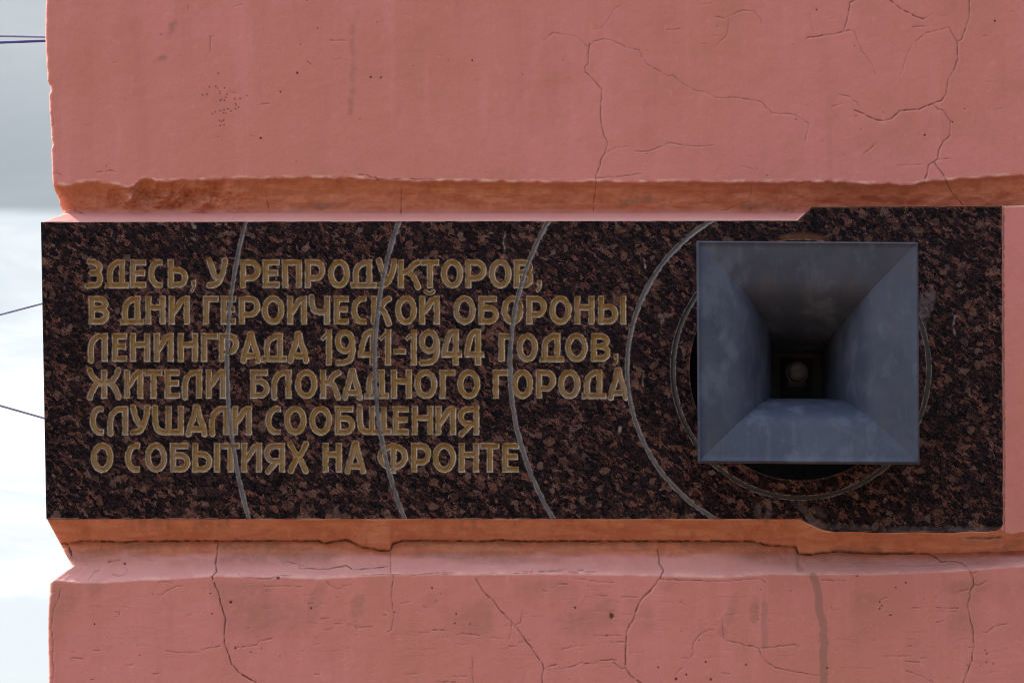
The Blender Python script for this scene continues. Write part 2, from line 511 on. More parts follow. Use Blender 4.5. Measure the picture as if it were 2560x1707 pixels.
addc(60, 1260, z5, 2.2, 1.0,
     [(1700, 320), (1697, 430), (1680, 520), (1690, 590), (1650, 630), (1670, 690), (1710, 780), (1725, 870), (1755, 960), (1770, 1010), (1760, 1100), (1758, 1220), (1790, 1300), (1820, 1400), (1880, 1470), (1960, 1520), (2030, 1555), (2060, 1600)],
     [(355, 340), (385, 350), (395, 390), (415, 410), (418, 450), (430, 510)], [(360, 360), (400, 380), (405, 420)])
addc(60, 1260, z5, 1.5, 0.5,
     [(1560, 1280), (1640, 1255), (1720, 1243)], [(1250, 1283), (1340, 1300), (1530, 1297)], [(1850, 1255), (2040, 1235), (2070, 1195), (2170, 1175)],
     [(570, 660), (620, 590), (660, 582)], [(680, 390), (692, 345)], [(1880, 612), (1930, 640), (2000, 645), (2100, 655), (2170, 655)], [(1180, 690), (1220, 675), (1300, 690)],
     [(790, 940), (835, 940), (838, 965)], [(420, 1345), (520, 1355)], [(610, 1280), (665, 1282)], [(1135, 1487), (1180, 1483)], [(400, 1358), (430, 1370)],
     [(1955, 1083), (1980, 1080)], [(1170, 795), (1215, 790), (1240, 765), (1330, 720), (1385, 715)], [(780, 610), (830, 630), (885, 615), (908, 580), (890, 560)], [(900, 1410), (950, 1410), (958, 1395)],
     [(320, 745), (310, 820), (262, 910), (250, 1000), (240, 1090), (258, 1200), (250, 1320), (262, 1450), (250, 1568)], [(590, 1535), (615, 1537)], [(740, 505), (840, 490)], [(1085, 492), (1140, 500)])
addc(660, 1260, z5, 1.8, 0.8,
     [(310, 560), (450, 565), (560, 568), (640, 550), (720, 535), (770, 565), (850, 570), (1000, 555), (1090, 540)],
     [(1860, 655), (1920, 760), (2010, 840), (2080, 940), (2150, 1010), (2200, 1065), (2245, 1120), (2265, 1150), (2325, 1230), (2395, 1330), (2445, 1400), (2455, 1450), (2437, 1520), (2445, 1600)])
addc(660, 1260, z5, 1.6, 0.6,
     [(1108, 410), (1110, 600), (1140, 640), (1125, 720), (1120, 800), (1130, 930), (1140, 990), (1120, 1100), (1085, 1118)],
     [(200, 500), (310, 530), (380, 545)], [(0, 650), (60, 645), (130, 620), (240, 625)], [(310, 560), (310, 535)],
     [(1480, 1100), (1580, 1105)], [(1365, 1125), (1450, 1122)], [(620, 1045), (685, 1047)], [(1500, 1553), (1680, 1557)],
     [(870, 620), (1080, 615), (1330, 620), (1410, 610), (1510, 600), (1700, 598)], [(1510, 615), (1640, 612)], [(1990, 600), (2040, 598)])
addc(660, 1260, z5, 1.5, 0.42,
     [(555, 680), (580, 710), (640, 740), (720, 738)], [(690, 715), (770, 705)], [(1730, 1130), (1890, 1148)], [(1830, 1345), (1835, 1420), (1828, 1500), (1840, 1568)],
     [(740, 1052), (800, 1065), (810, 1085), (900, 1075), (950, 1072)], [(2175, 1000), (2170, 1100), (2155, 1175)], [(1990, 1165), (2110, 1180)], [(1240, 1487), (1340, 1485)],
     [(1660, 1507), (1780, 1507)], [(510, 1100), (605, 1095)], [(500, 1003), (575, 998)], [(0, 720), (100, 715), (330, 722)], [(2150, 1247), (2215, 1245)], [(1050, 968), (1080, 968)],
     [(1200, 870), (1280, 850)], [(1800, 1440), (1825, 1440)], [(440, 1228), (495, 1222)], [(440, 1490), (485, 1490)], [(0, 1190), (60, 1180)])
addc(1280, 1260, z5, 2.3, 0.85,
     [(1275, 400), (1290, 460), (1290, 520), (1330, 580), (1300, 650), (1260, 700), (1220, 750), (1150, 815), (1110, 880), (1085, 940), (1075, 990), (1030, 1060), (1005, 1120), (1003, 1200), (995, 1330), (1000, 1440), (1040, 1500), (1130, 1565), (1180, 1600)])
addc(1280, 1260, z5, 1.6, 0.6,
     [(280, 1445), (330, 1418), (390, 1405)], [(420, 1440), (500, 1430), (560, 1412), (615, 1383)], [(630, 1397), (720, 1397), (750, 1375), (850, 1365), (885, 1360), (910, 1368)], [(890, 1385), (960, 1440), (1000, 1437)],
     [(1848, 1000), (1855, 1170), (1890, 1195), (2010, 1218), (2040, 1238), (2110, 1240), (2165, 1262), (2240, 1255), (2375, 1240), (2480, 1228), (2515, 1245)],
     [(2170, 1275), (2200, 1340), (2245, 1390), (2305, 1430), (2445, 1460), (2545, 1475), (2695, 1505)],
     [(1300, 653), (1400, 660), (1530, 668), (1700, 673)], [(860, 950), (895, 985), (872, 1010), (860, 950), (872, 1000)], [(80, 960), (135, 962)], [(400, 697), (485, 699)],
     [(20, 597), (100, 585), (180, 585), (170, 597), (20, 603)], [(235, 587), (480, 572)], [(250, 592), (440, 587)], [(500, 592), (560, 590), (580, 605), (520, 600)], [(620, 590), (735, 590), (680, 608), (640, 600)], [(580, 577), (625, 575)])
addc(1280, 1260, z5, 1.5, 0.42,
     [(1775, 1100), (1720, 1098), (1660, 1130), (1600, 1200), (1588, 1230), (1588, 1310), (1540, 1370)], [(1490, 1345), (1565, 1345)], [(1430, 1490), (1470, 1450), (1495, 1432)],
     [(95, 935), (80, 1030), (40, 1055)], [(720, 1150), (950, 1150)], [(860, 1208), (1000, 1208)], [(960, 813), (1105, 813)], [(270, 757), (305, 762)], [(450, 1088), (485, 1090)],
     [(540, 650), (650, 660), (760, 680), (890, 685)], [(740, 795), (840, 800)], [(1700, 673), (1900, 675), (2090, 655), (2170, 650), (2230, 690)], [(1470, 850), (1530, 888)], [(1840, 1480), (1910, 1485)], [(440, 1268), (560, 1240), (640, 1235)])
addc(1920, 1260, z5, 1.9, 0.85,
     [(1390, 430), (1450, 455), (1520, 505), (1640, 500), (1700, 515), (1735, 545), (1775, 590), (1800, 650), (1805, 705), (1775, 760), (1770, 820), (1750, 880), (1765, 950), (1780, 1040), (1800, 1110), (1800, 1180), (1812, 1245), (1795, 1290), (1790, 1370), (1765, 1420), (1745, 1480), (1720, 1550), (1700, 1600)])
addc(1920, 1260, z5, 1.5, 0.5,
     [(1810, 705), (1850, 710), (1905, 675)], [(1650, 775), (1680, 760), (1760, 740)], [(1800, 610), (1835, 590)], [(1880, 1120), (1920, 1125), (1980, 1075), (2110, 1045)],
     [(1000, 1328), (1250, 1330)], [(1210, 1455), (1330, 1500), (1450, 1560)], [(1205, 1373), (1330, 1384)], [(1270, 907), (1345, 905)], [(1480, 905), (1555, 908), (1670, 910)],
     [(1500, 935), (1540, 932)], [(1480, 1035), (1545, 1020)], [(1230, 1243), (1260, 1245)], [(1340, 1348), (1380, 1345)], [(480, 665), (680, 670)], [(1760, 1255), (1800, 1255)], [(1630, 1257), (1670, 1258)],
     [(980, 860), (1000, 830), (1045, 815)], [(1020, 943), (1055, 944)], [(1060, 972), (1090, 972)])
# dark line where soffit and recess meet
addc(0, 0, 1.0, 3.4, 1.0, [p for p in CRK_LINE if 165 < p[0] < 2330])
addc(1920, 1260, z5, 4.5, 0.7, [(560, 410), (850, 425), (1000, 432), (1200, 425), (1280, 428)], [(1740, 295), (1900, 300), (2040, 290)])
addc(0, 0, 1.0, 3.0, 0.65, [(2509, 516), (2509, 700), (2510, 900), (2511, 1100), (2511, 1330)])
# soft smears (in the 'dirt' attribute)
SMEARS = []


def adds(ox, oy, z, w, s, *lines):
    for ln in lines:
        SMEARS.append(([(ox + x / z, oy + y / z) for x, y in ln], w, s))


adds(0, 0, z1, 5, 0.7, [(1140, 155), (1120, 165), (1125, 200), (1100, 245)], [(1015, 400), (1075, 380)])
adds(600, 0, z1, 5, 0.5, [(737, 170), (732, 270), (737, 355)], [(740, 400), (735, 560), (720, 740)])
adds(600, 0, z1, 6, 0.9, [(340, 1365), (420, 1358), (500, 1350), (660, 1348)])
adds(1360, 0, z3, 6, 0.9, [(510, 1320), (600, 1308), (690, 1298)], [(1300, 1350), (1420, 1350), (1620, 1370)])
adds(1280, 1260, z5, 14, 0.55, [(1950, 850), (1900, 980), (1850, 1120)], [(2130, 850), (2120, 1000)])
adds(1920, 1260, z5, 8, 0.8, [(290, 575), (265, 530), (240, 490)])
adds(1920, 1260, z5, 6, 0.8, [(560, 405), (950, 395), (1000, 430)], [(1700, 315), (2050, 300)], [(1850, 460), (2000, 400), (2245, 330)], [(1800, 420), (2245, 440)])
adds(660, 1260, z5, 22, 0.4, [(500, 740), (430, 870), (420, 1000)], [(830, 840), (800, 980)])
adds(60, 1260, z5, 5, 0.8, [(450, 440), (700, 400), (900, 370), (1400, 355)], [(1720, 370), (2245, 350)])
adds(660, 1260, z5, 5, 0.7, [(0, 370), (400, 382)], [(1240, 345), (1700, 350), (2245, 350)])
adds(1280, 1260, z5, 5, 0.8, [(1100, 355), (1160, 362), (1220, 352)], [(300, 360), (900, 350)], [(1500, 345), (2245, 360)])
drg = random.Random(23)
for k in range(22):              # rust drips under the lower edge of the slab
    x = drg.choice([drg.uniform(310, 570), drg.uniform(310, 570), drg.uniform(120, 1980)])
    SMEARS.append(([(x, 1299), (x + drg.uniform(-2, 2), 1303 + drg.uniform(2, 18))], 3, drg.uniform(0.5, 0.95)))
STAINS = [([(1920 + x / z5, 1260 + y / z5) for x, y in [(395, 630), (425, 700), (440, 780), (448, 900), (455, 960), (480, 1010), (490, 1100), (492, 1250), (492, 1400), (488, 1568), (485, 1700)]], 17, 0.6),
          ([(1280 + x / z5, 1260 + y / z5) for x, y in [(2215, 870), (2213, 1000), (2213, 1240)]], 13, 0.35)]

random.seed(5)
DOTS = []
for (x, y) in [(1325, 625), (1355, 620), (1370, 572), (1412, 568), (1425, 578), (1438, 600), (1438, 615), (1468, 578), (1440, 660), (1450, 655), (1468, 660), (1485, 620), (1478, 640), (1535, 650), (1540, 680),
               (1545, 690), (1560, 705), (1540, 715), (1390, 748), (1407, 735), (1440, 728), (1460, 742), (1475, 745), (1465, 722), (1490, 715), (1450, 798), (1440, 825), (1462, 790), (1465, 820), (1435, 790), (1428, 483), (1570, 648), (1510, 730)]:
    DOTS.append((x / z1, y / z1, 1.5, 0.62))
for (x, y, r) in [(375, 480, 3.2), (265, 603, 1.8), (137, 905, 3.4), (855, 507, 3.0), (922, 510, 1.6), (1518, 398, 1.8), (440, 0, 2.5)]:
    DOTS.append((600 + x / z1, y / z1, r, 0.85))
for (x, y, r) in [(920, 885, 3), (1378, 140, 3), (213, 67, 2.2), (1100, 800, 2.5)]:
    DOTS.append((1960 + x / z3, y / z3, r, 0.8))
for (x, y, r) in [(1815, 858, 5), (1650, 960, 1.6), (1990, 1295, 2), (1855, 1262, 2.5), (1635, 782, 1.5), (885, 522, 4), (748, 505, 2), (620, 1050, 1.6)]:
    DOTS.append((60 + x / z5, 1260 + y / z5, r, 0.85))
for (x, y, r) in [(875, 978, 7), (830, 1150, 1.6), (1700, 1382, 2.2), (1745, 1535, 2.6), (1530, 1492, 2), (1283, 1430, 1.8), (555, 907, 3), (2055, 1407, 2.4), (1440, 1530, 4)]:
    DOTS.append((1280 + x / z5, 1260 + y / z5, r, 0.85))
for (x, y, r) in [(1687, 962, 2.2), (1475, 735, 2.2), (1145, 948, 1.6), (125, 645, 5.5), (415, 912, 2), (1675, 1043, 1.6)]:
    DOTS.append((660 + x / z5, 1260 + y / z5, r, 0.85))
for (x, y, r) in [(980, 915, 1.8), (1000, 890, 2), (980, 855, 1.8), (1120, 728, 2), (1210, 688, 2.4), (1765, 1418, 2.4), (520, 1435, 2.4), (1920, 1310, 1.6), (1905, 1283, 1.4), (1918, 1385, 1.5), (1975, 1397, 1.8), (1075, 972, 1.8), (785, 630, 2)]:
    DOTS.append((1920 + x / z5, 1260 + y / z5, r, 0.8))
rng = random.Random(11)
for k in range(150):             # scratches of the float in the lower block, in loose clusters
    cx, cy = rng.choice([(1500, 1475), (1560, 1600), (1000, 1560), (1150, 1590), (850, 1530), (2300, 1590), (1700, 1560), (2480, 1620), (330, 1560), (1480, 1480), (2000, 1620), (1240, 1660)])
    x, y = rng.gauss(cx, 95), rng.gauss(cy, 38)
    if y < 1462:
        continue
    L = rng.uniform(5, 42) if rng.random() < 0.8 else rng.uniform(40, 80)
    CRACKS.append(([(x, y), (x + L * 0.5, y + rng.uniform(-2, 2)), (x + L, y + rng.uniform(-3, 3))], 1.4, rng.uniform(0.06, 0.2)))
for k in range(60):
    x, y = rng.uniform(140, 2550), rng.choice([rng.uniform(10, 440), rng.uniform(1465, 1700)])
    L = rng.uniform(4, 22)
    CRACKS.append(([(x, y), (x + L, y + rng.uniform(-4, 4))], 1.3, rng.uniform(0.1, 0.35)))
for k in range(110):
    DOTS.append((rng.uniform(135, 2555), rng.choice([rng.uniform(5, 445), rng.uniform(1460, 1705), rng.uniform(1460, 1705)]), rng.uniform(1.0, 2.0), rng.uniform(0.15, 0.5)))


def jitter(pts, seed, amp=1.1, step=9.0):
    rg = random.Random(seed)
    outp = [pts[0]]
    for a, b in zip(pts[:-1], pts[1:]):
        L = math.hypot(b[0] - a[0], b[1] - a[1])
        n = max(1, int(L / step))
        for k in range(1, n + 1):
            f = k / n
            j = 0 if k == n else amp
            outp.append((a[0] + (b[0] - a[0]) * f + rg.uniform(-j, j), a[1] + (b[1] - a[1]) * f + rg.uniform(-j, j)))
    return outp


def stroke_field(px, py, strokes, soft, amp=1.1, vary=True):
    """max over strokes of a soft-edged line profile, on 2-D arrays of photo coordinates"""
    f = np.zeros(px.shape)
    rowmin, rowmax = py.min(1), py.max(1)
    for i, (pts, wd, st) in enumerate(strokes):
        pts = jitter(pts, 1000 + i, amp)
        xs = [p[0] for p in pts]
        ys = [p[1] for p in pts]
        pad = wd + soft * 3 + 2
        rr = np.where((rowmax > min(ys) - pad) & (rowmin < max(ys) + pad))[0]
        if len(rr) == 0:
            continue
        r0, r1 = rr[0], rr[-1] + 1
        rg = random.Random(i)
        for a, b in zip(pts[:-1], pts[1:]):
            lo, hi = min(a[0], b[0]) - pad, max(a[0], b[0]) + pad
            mid = px[(r0 + r1) // 2]
            cc = np.where((mid > lo - 30) & (mid < hi + 30))[0]
            if len(cc) == 0:
                continue
            ylo, yhi = min(a[1], b[1]) - pad, max(a[1], b[1]) + pad
            r2 = np.where((rowmax > ylo) & (rowmin < yhi))[0]
            if len(r2) == 0:
                continue
            sl = (slice(r2[0], r2[-1] + 1), slice(cc[0], cc[-1] + 1))
            d = seg_dist(px[sl], py[sl], a, b)
            k = st * (rg.uniform(0.3, 1.1) if vary else 1.0)
            f[sl] = np.maximum(f[sl], np.clip(k * np.clip(1 - (d - wd * 0.5) / soft, 0, 1), 0, 1))
    return f


def dot_field(px, py, dots):
    f = np.zeros(px.shape)
    for (x, y, r, s) in dots:
        rr = np.where((py.max(1) > y - 8) & (py.min(1) < y + 8))[0]
        if len(rr) == 0:
            continue
        cc = np.where(np.abs(px[rr[len(rr) // 2]] - x) < 12)[0]
        if len(cc) == 0:
            continue
        sl = (slice(rr[0], rr[-1] + 1), slice(cc[0], cc[-1] + 1))
        d = np.hypot(px[sl] - x, (py[sl] - y) * (0.8 + 0.5 * ((x * 7) % 1)))
        f[sl] = np.maximum(f[sl], s * np.clip(1 - (d - r * 0.6) / 1.6, 0, 1))
    return f


BEAD = 9.0                        # corner bead in photo pixels
PXL = 130.0
dense = np.arange(PXL, 2600, 1.75)
coarse_r = np.concatenate([np.arange(2610, 3000, 30), np.linspace(3000, 10000, 50)])
FRONT = np.concatenate([dense, coarse_r])      # front columns
NARC = 6
SIDE = np.concatenate([np.array([0.004, 0.01, 0.02, 0.04, 0.07, 0.12, 0.2, 0.4, 0.8]), np.linspace(1.5, 7, 8)])[::-1]


def build_course(name, rows, parent, attrs_fn, mask_fn=None):
    """rows: list of functions px -> (depth, apparent py)"""
    fx = FRONT
    nr, nf = len(rows), len(fx)
    dep = np.zeros((nr, nf))
    py = np.zeros((nr, nf))
    for i, fn in enumerate(rows):
        dep[i], py[i] = fn(fx)
    # soften arrises by a small moving average down the profile
    sil = interp(SIL, py[:, 0]) + 0.7 * fbm(py[:, 0], 0 * py[:, 0], 18, 611, 4)
    bead = interp(BEADS, py[:, 0]) * (1 + 0.3 * fbm(py[:, 0], 0 * py[:, 0], 20, 617, 4))
    wgt = np.clip(1 - (fx - PXL) / 220.0, 0, 1) ** 1.5
    px = fx[None, :] + (sil[:, None] + bead[:, None] - PXL) * wgt[None, :]
    # plaster is never quite flat
    und = fbm(px, py, 260, 3, 3) * 0.0022 + fbm(px, py, 46, 8, 3) * 0.0005 + fbm(px, py, 14, 21, 2) * 0.00022
    far = np.clip((fx[None, :] - 2590) / 100, 0, 1)
    crack = stroke_field(px, py, CRACKS, 1.5) * np.where(py < 520, 0.68, 0.78)
    crack = np.maximum(crack, dot_field(px, py, DOTS))
    lip = np.clip(stroke_field(px - 2.0, py - 2.4, CRACKS, 1.6) - crack, 0, 1) * 0.28  # pale offset line paints a lit edge beside cracks for depth
    dirt_shade = stroke_field(px, py, SMEARS, 8.0, 2.5)
    stain = stroke_field(px, py, STAINS, 2.5, 2.4, False)
    at = attrs_fn(px, py, dep)
    depd = dep + und + crack * 0.0022
    front = P(px, py, depd)
    # corner bead and the side wall behind it
    e = front[:, 0, :]
    r = bead * S
    cols = []
    for s in SIDE:
        q = e.copy()
        q[:, 0] -= r
        q[:, 1] += r * 2.4 + s
        cols.append(q)
    for k in range(NARC):
        a = math.pi / 2 * k / NARC
        q = e.copy()
        q[:, 0] -= r * math.cos(a)
        q[:, 1] += 2.4 * r * (1 - math.sin(a))
        cols.append(q)
    left = np.stack(cols, 1)
    nleft = left.shape[1]
    V = np.concatenate([left, front], 1)
    nc = V.shape[1]
    q = grid_quads(nr, nc)
    if mask_fn is not None:
        pxc = np.concatenate([np.zeros((nr, nleft)), px], 1)
        pyc = np.concatenate([py[:, :1].repeat(nleft, 1), py], 1)
        keep = mask_fn(pxc[:-1, :-1], pyc[:-1, :-1])
        q = q[keep]
    quads = q.reshape(-1, 4)

    def full(a):
        return np.concatenate([a[:, :1].repeat(nleft, 1), a], 1).ravel()
    A = {'crack': full(crack), 'dirt_shade': full(np.maximum(dirt_shade, at.get('dirt_shade', 0 * px))), 'stain': full(stain),
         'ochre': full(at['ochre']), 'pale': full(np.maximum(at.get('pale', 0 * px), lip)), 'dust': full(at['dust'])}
    return mesh_from_arrays(name, V.reshape(-1, 3), quads, PLASTER, parent, A)


building = thing("building", "pink plastered building corner with deep horizontal grooves and cracked paint", "building", (0, 0, 0))
STEP = 1.75


def lerp(a, b, f):
    return a + (b - a) * f


# upper block: face from far above down to the arris, then the soffit of the groove
rows = []
for v in np.concatenate([np.linspace(-7500, -300, 40), np.linspace(-270, -40, 10)]):
    rows.append(lambda px, v=v: (0 * px, v + 0 * px))
NF = int(480 / STEP)
for k in range(NF + 1):
    f = k / NF
    rows.append(lambda px, f=f: (np.maximum(0, f - 0.992) / 0.008 * 0.0012 + 0 * px, lerp(-35.0, interp(UP_EDGE, px) + 4.5 * fbm(px, 0 * px, 22, 5, 5), f)))
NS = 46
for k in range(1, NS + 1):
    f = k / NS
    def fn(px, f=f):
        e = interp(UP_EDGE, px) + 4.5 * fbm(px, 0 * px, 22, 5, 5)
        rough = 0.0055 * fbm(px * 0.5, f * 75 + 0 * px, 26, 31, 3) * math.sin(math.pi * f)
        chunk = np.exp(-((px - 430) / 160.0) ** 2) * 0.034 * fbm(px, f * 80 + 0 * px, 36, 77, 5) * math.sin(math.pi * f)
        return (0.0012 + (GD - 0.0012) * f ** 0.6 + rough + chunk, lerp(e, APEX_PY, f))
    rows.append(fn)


def at_upper(px, py, dep):
    oc = sstep(dep, 0.003, 0.009)  # soffit paint tone with warm ground bounce put into the colour
    du = sstep(py, 518, 534) * 0.6
    e = interp(UP_EDGE, px)
    pl = np.exp(-((py - e + 4) / 4.0) ** 2) * np.clip(fbm(px, py * 3, 22, 131, 3) * 2 + .3, 0, 1) * 0.8
    return {'ochre': oc * (1 - du), 'dust': du, 'dirt_shade': 0 * px, 'pale': pl}


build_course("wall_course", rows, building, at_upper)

# middle block: ledge, pocket for the slab, soffit
HC = (2000.0, 925.0)
HR = 276.0


def pocket(px):
    return 0.012 * (px < 2503)


rows = []
for k in range(18):
    f = k / 17
    rows.append(lambda px, f=f: (GD * (1 - f), lerp(APEX_PY - 0.6, interp(TOP_EDGE, px), f) + 1.0 * fbm(px, 0 * px, 40, 9, 3) * (1 if f > 0.8 else 0)))
rows.append(lambda px: (pocket(px), interp(TOP_EDGE, px) + 1.2))
NM = int(780 / 2.6)
for k in range(1, NM):
    f = k / NM
    rows.append(lambda px, f=f: (pocket(px), lerp(interp(TOP_EDGE, px) + 1.2, interp(BOT_EDGE, px) - 1.2, f)))
rows.append(lambda px: (pocket(px), interp(BOT_EDGE, px) - 1.2))
for k in range(34):
    f = k / 33
    def fn(px, f=f):
        b, c = interp(BOT_EDGE, px) + 0.8 * fbm(px, 0 * px, 30, 19, 3), interp(CRK_LINE, px)
        dd = np.where(px < 2015, 0.028, 0.024)
        rough = 0.0016 * fbm(px, f * 40 + 0 * px, 50, 41, 4) + 0.0012 * fbm(px, 0 * px, 190, 47, 2)
        return (dd * f + rough * math.sin(math.pi * f) ** 0.5, lerp(b, c, f))
    rows.append(fn)


def at_mid(px, py, dep):
    be = interp(BOT_EDGE, px)
    oc = sstep(py, be - 2, be + 4)  # lower soffit: old paint, its orange also standing in for bounce
    du = (1 - sstep(py, 548, 560)) * 0.75 * (px < 2040)
    pl = np.exp(-((py - interp(BOT_EDGE, px)) / 2.6) ** 2) * np.clip(fbm(px, 0 * py, 60, 133, 3) * 2.4 + .35, 0, 1) * (px > 640)
    pl = np.maximum(pl, np.exp(-((py - interp(TOP_EDGE, px)) / 2.6) ** 2) * np.where(px > 1990, 1.0, 0.35))
    return {'ochre': oc, 'dust': du, 'dirt_shade': 0 * px, 'pale': pl}


build_course("wall_course", rows, building, at_mid, lambda px, py: np.hypot(px - HC[0], py - HC[1]) > HR + 8)

# lower block: recess under the soffit, cove, ledge, then the face down to the street
rows = []
for f in np.linspace(0, 1, 5):
    rows.append(lambda px, f=f: (0.028 + 0.008 * f * (2 - f), interp(CRK_LINE, px) - 0.4 + 1.6 * f))
PROF = [(0.0, 0.036, 0.0), (0.22, 0.036, 0.22), (0.38, 0.0345, 0.40), (0.55, 0.030, 0.60), (0.75, 0.020, 0.80), (0.92, 0.006, 0.95), (1.0, 0.0006, 1.0)]
NP = 56
for k in range(1, NP + 1):
    f = k / NP
    def fn(px, f=f):
        c, e = interp(CRK_LINE, px), interp(LOW_EDGE, px) + 1.5 * fbm(px, 0 * px, 30, 29, 3)
        g0 = np.interp(f, [p[0] for p in PROF], [p[1] for p in PROF])
        h = np.interp(f, [p[0] for p in PROF], [p[2] for p in PROF])
        rough = 0.0035 * fbm(px, f * 70 + 0 * px, 46, 51, 3) * math.sin(math.pi * f)
        return (g0 + rough, lerp(c + 1.2, e, h))
    rows.append(fn)
NL = int(275 / STEP)
for k in range(1, NL + 1):
    f = k / NL
    rows.append(lambda px, f=f: (0.0 * px, lerp(interp(LOW_EDGE, px) + 1.5 * fbm(px, 0 * px, 30, 29, 3), 1730.0, f)))
for v in np.concatenate([np.linspace(1770, 2000, 8), np.linspace(2100, 5252, 30)]):
    rows.append(lambda px, v=v: (0 * px, v + 0 * px))


def at_low(px, py, dep):
    n = fbm(px, py * 3, 80, 61, 3)
    oc = (1 - sstep(py + 14 * n, 1374, 1392)) * 1.0
    du = sstep(py + 14 * n, 1376, 1396) * (1 - sstep(py, interp(LOW_EDGE, px) - 3, interp(LOW_EDGE, px) + 5)) * 0.85
    dn = np.clip(fbm(px, py, 120, 71, 4) * 1.5, 0, 1) * sstep(py, 1440, 1470) * (1 - sstep(py, 1520, 1640))
    pl = np.exp(-((py - interp(LOW_EDGE, px) + 2) / 5.0) ** 2) * np.clip(fbm(px, py * 2, 26, 137, 3) * 2 + .3, 0, 1) * 0.45
    return {'ochre': oc, 'dust': du, 'dirt_shade': np.clip(dn * 0.7, 0, 0.38) + sstep(py, 1372, 1384) * (1 - sstep(py, 1392, 1428)) * np.clip(fbm(px, py * 4, 150, 171, 4) * 1.3 + 0.35, 0, 0.6), 'pale': pl}  # streaky grime that also paints shade into the upper cove


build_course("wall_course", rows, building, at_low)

# ---------------------------------------------------------------- the granite plaque
HW = 7.0


def curve(*pts, n=7):
    """Catmull-Rom through the points"""
    p = [pts[0]] + list(pts) + [pts[-1]]
    outp = []
    for i in range(1, len(p) - 2):
        for k in range(n):
            tt = k / n
            q = []
            for a in (0, 1):
                p0, p1, p2, p3 = p[i - 1][a], p[i][a], p[i + 1][a], p[i + 2][a]
                q.append(0.5 * (2 * p1 + (p2 - p0) * tt + (2 * p0 - 5 * p1 + 4 * p2 - p3) * tt ** 2 + (3 * p1 - p0 - 3 * p2 + p3) * tt ** 3))
            outp.append(tuple(q))
    outp.append(pts[-1])
    return outp


def ell(cx, cy, rx, ry, a0, a1, n=22):
    return [(cx + rx * math.cos(R(a0 + (a1 - a0) * k / n)), cy + ry * math.sin(R(a0 + (a1 - a0) * k / n))) for k in range(n + 1)]


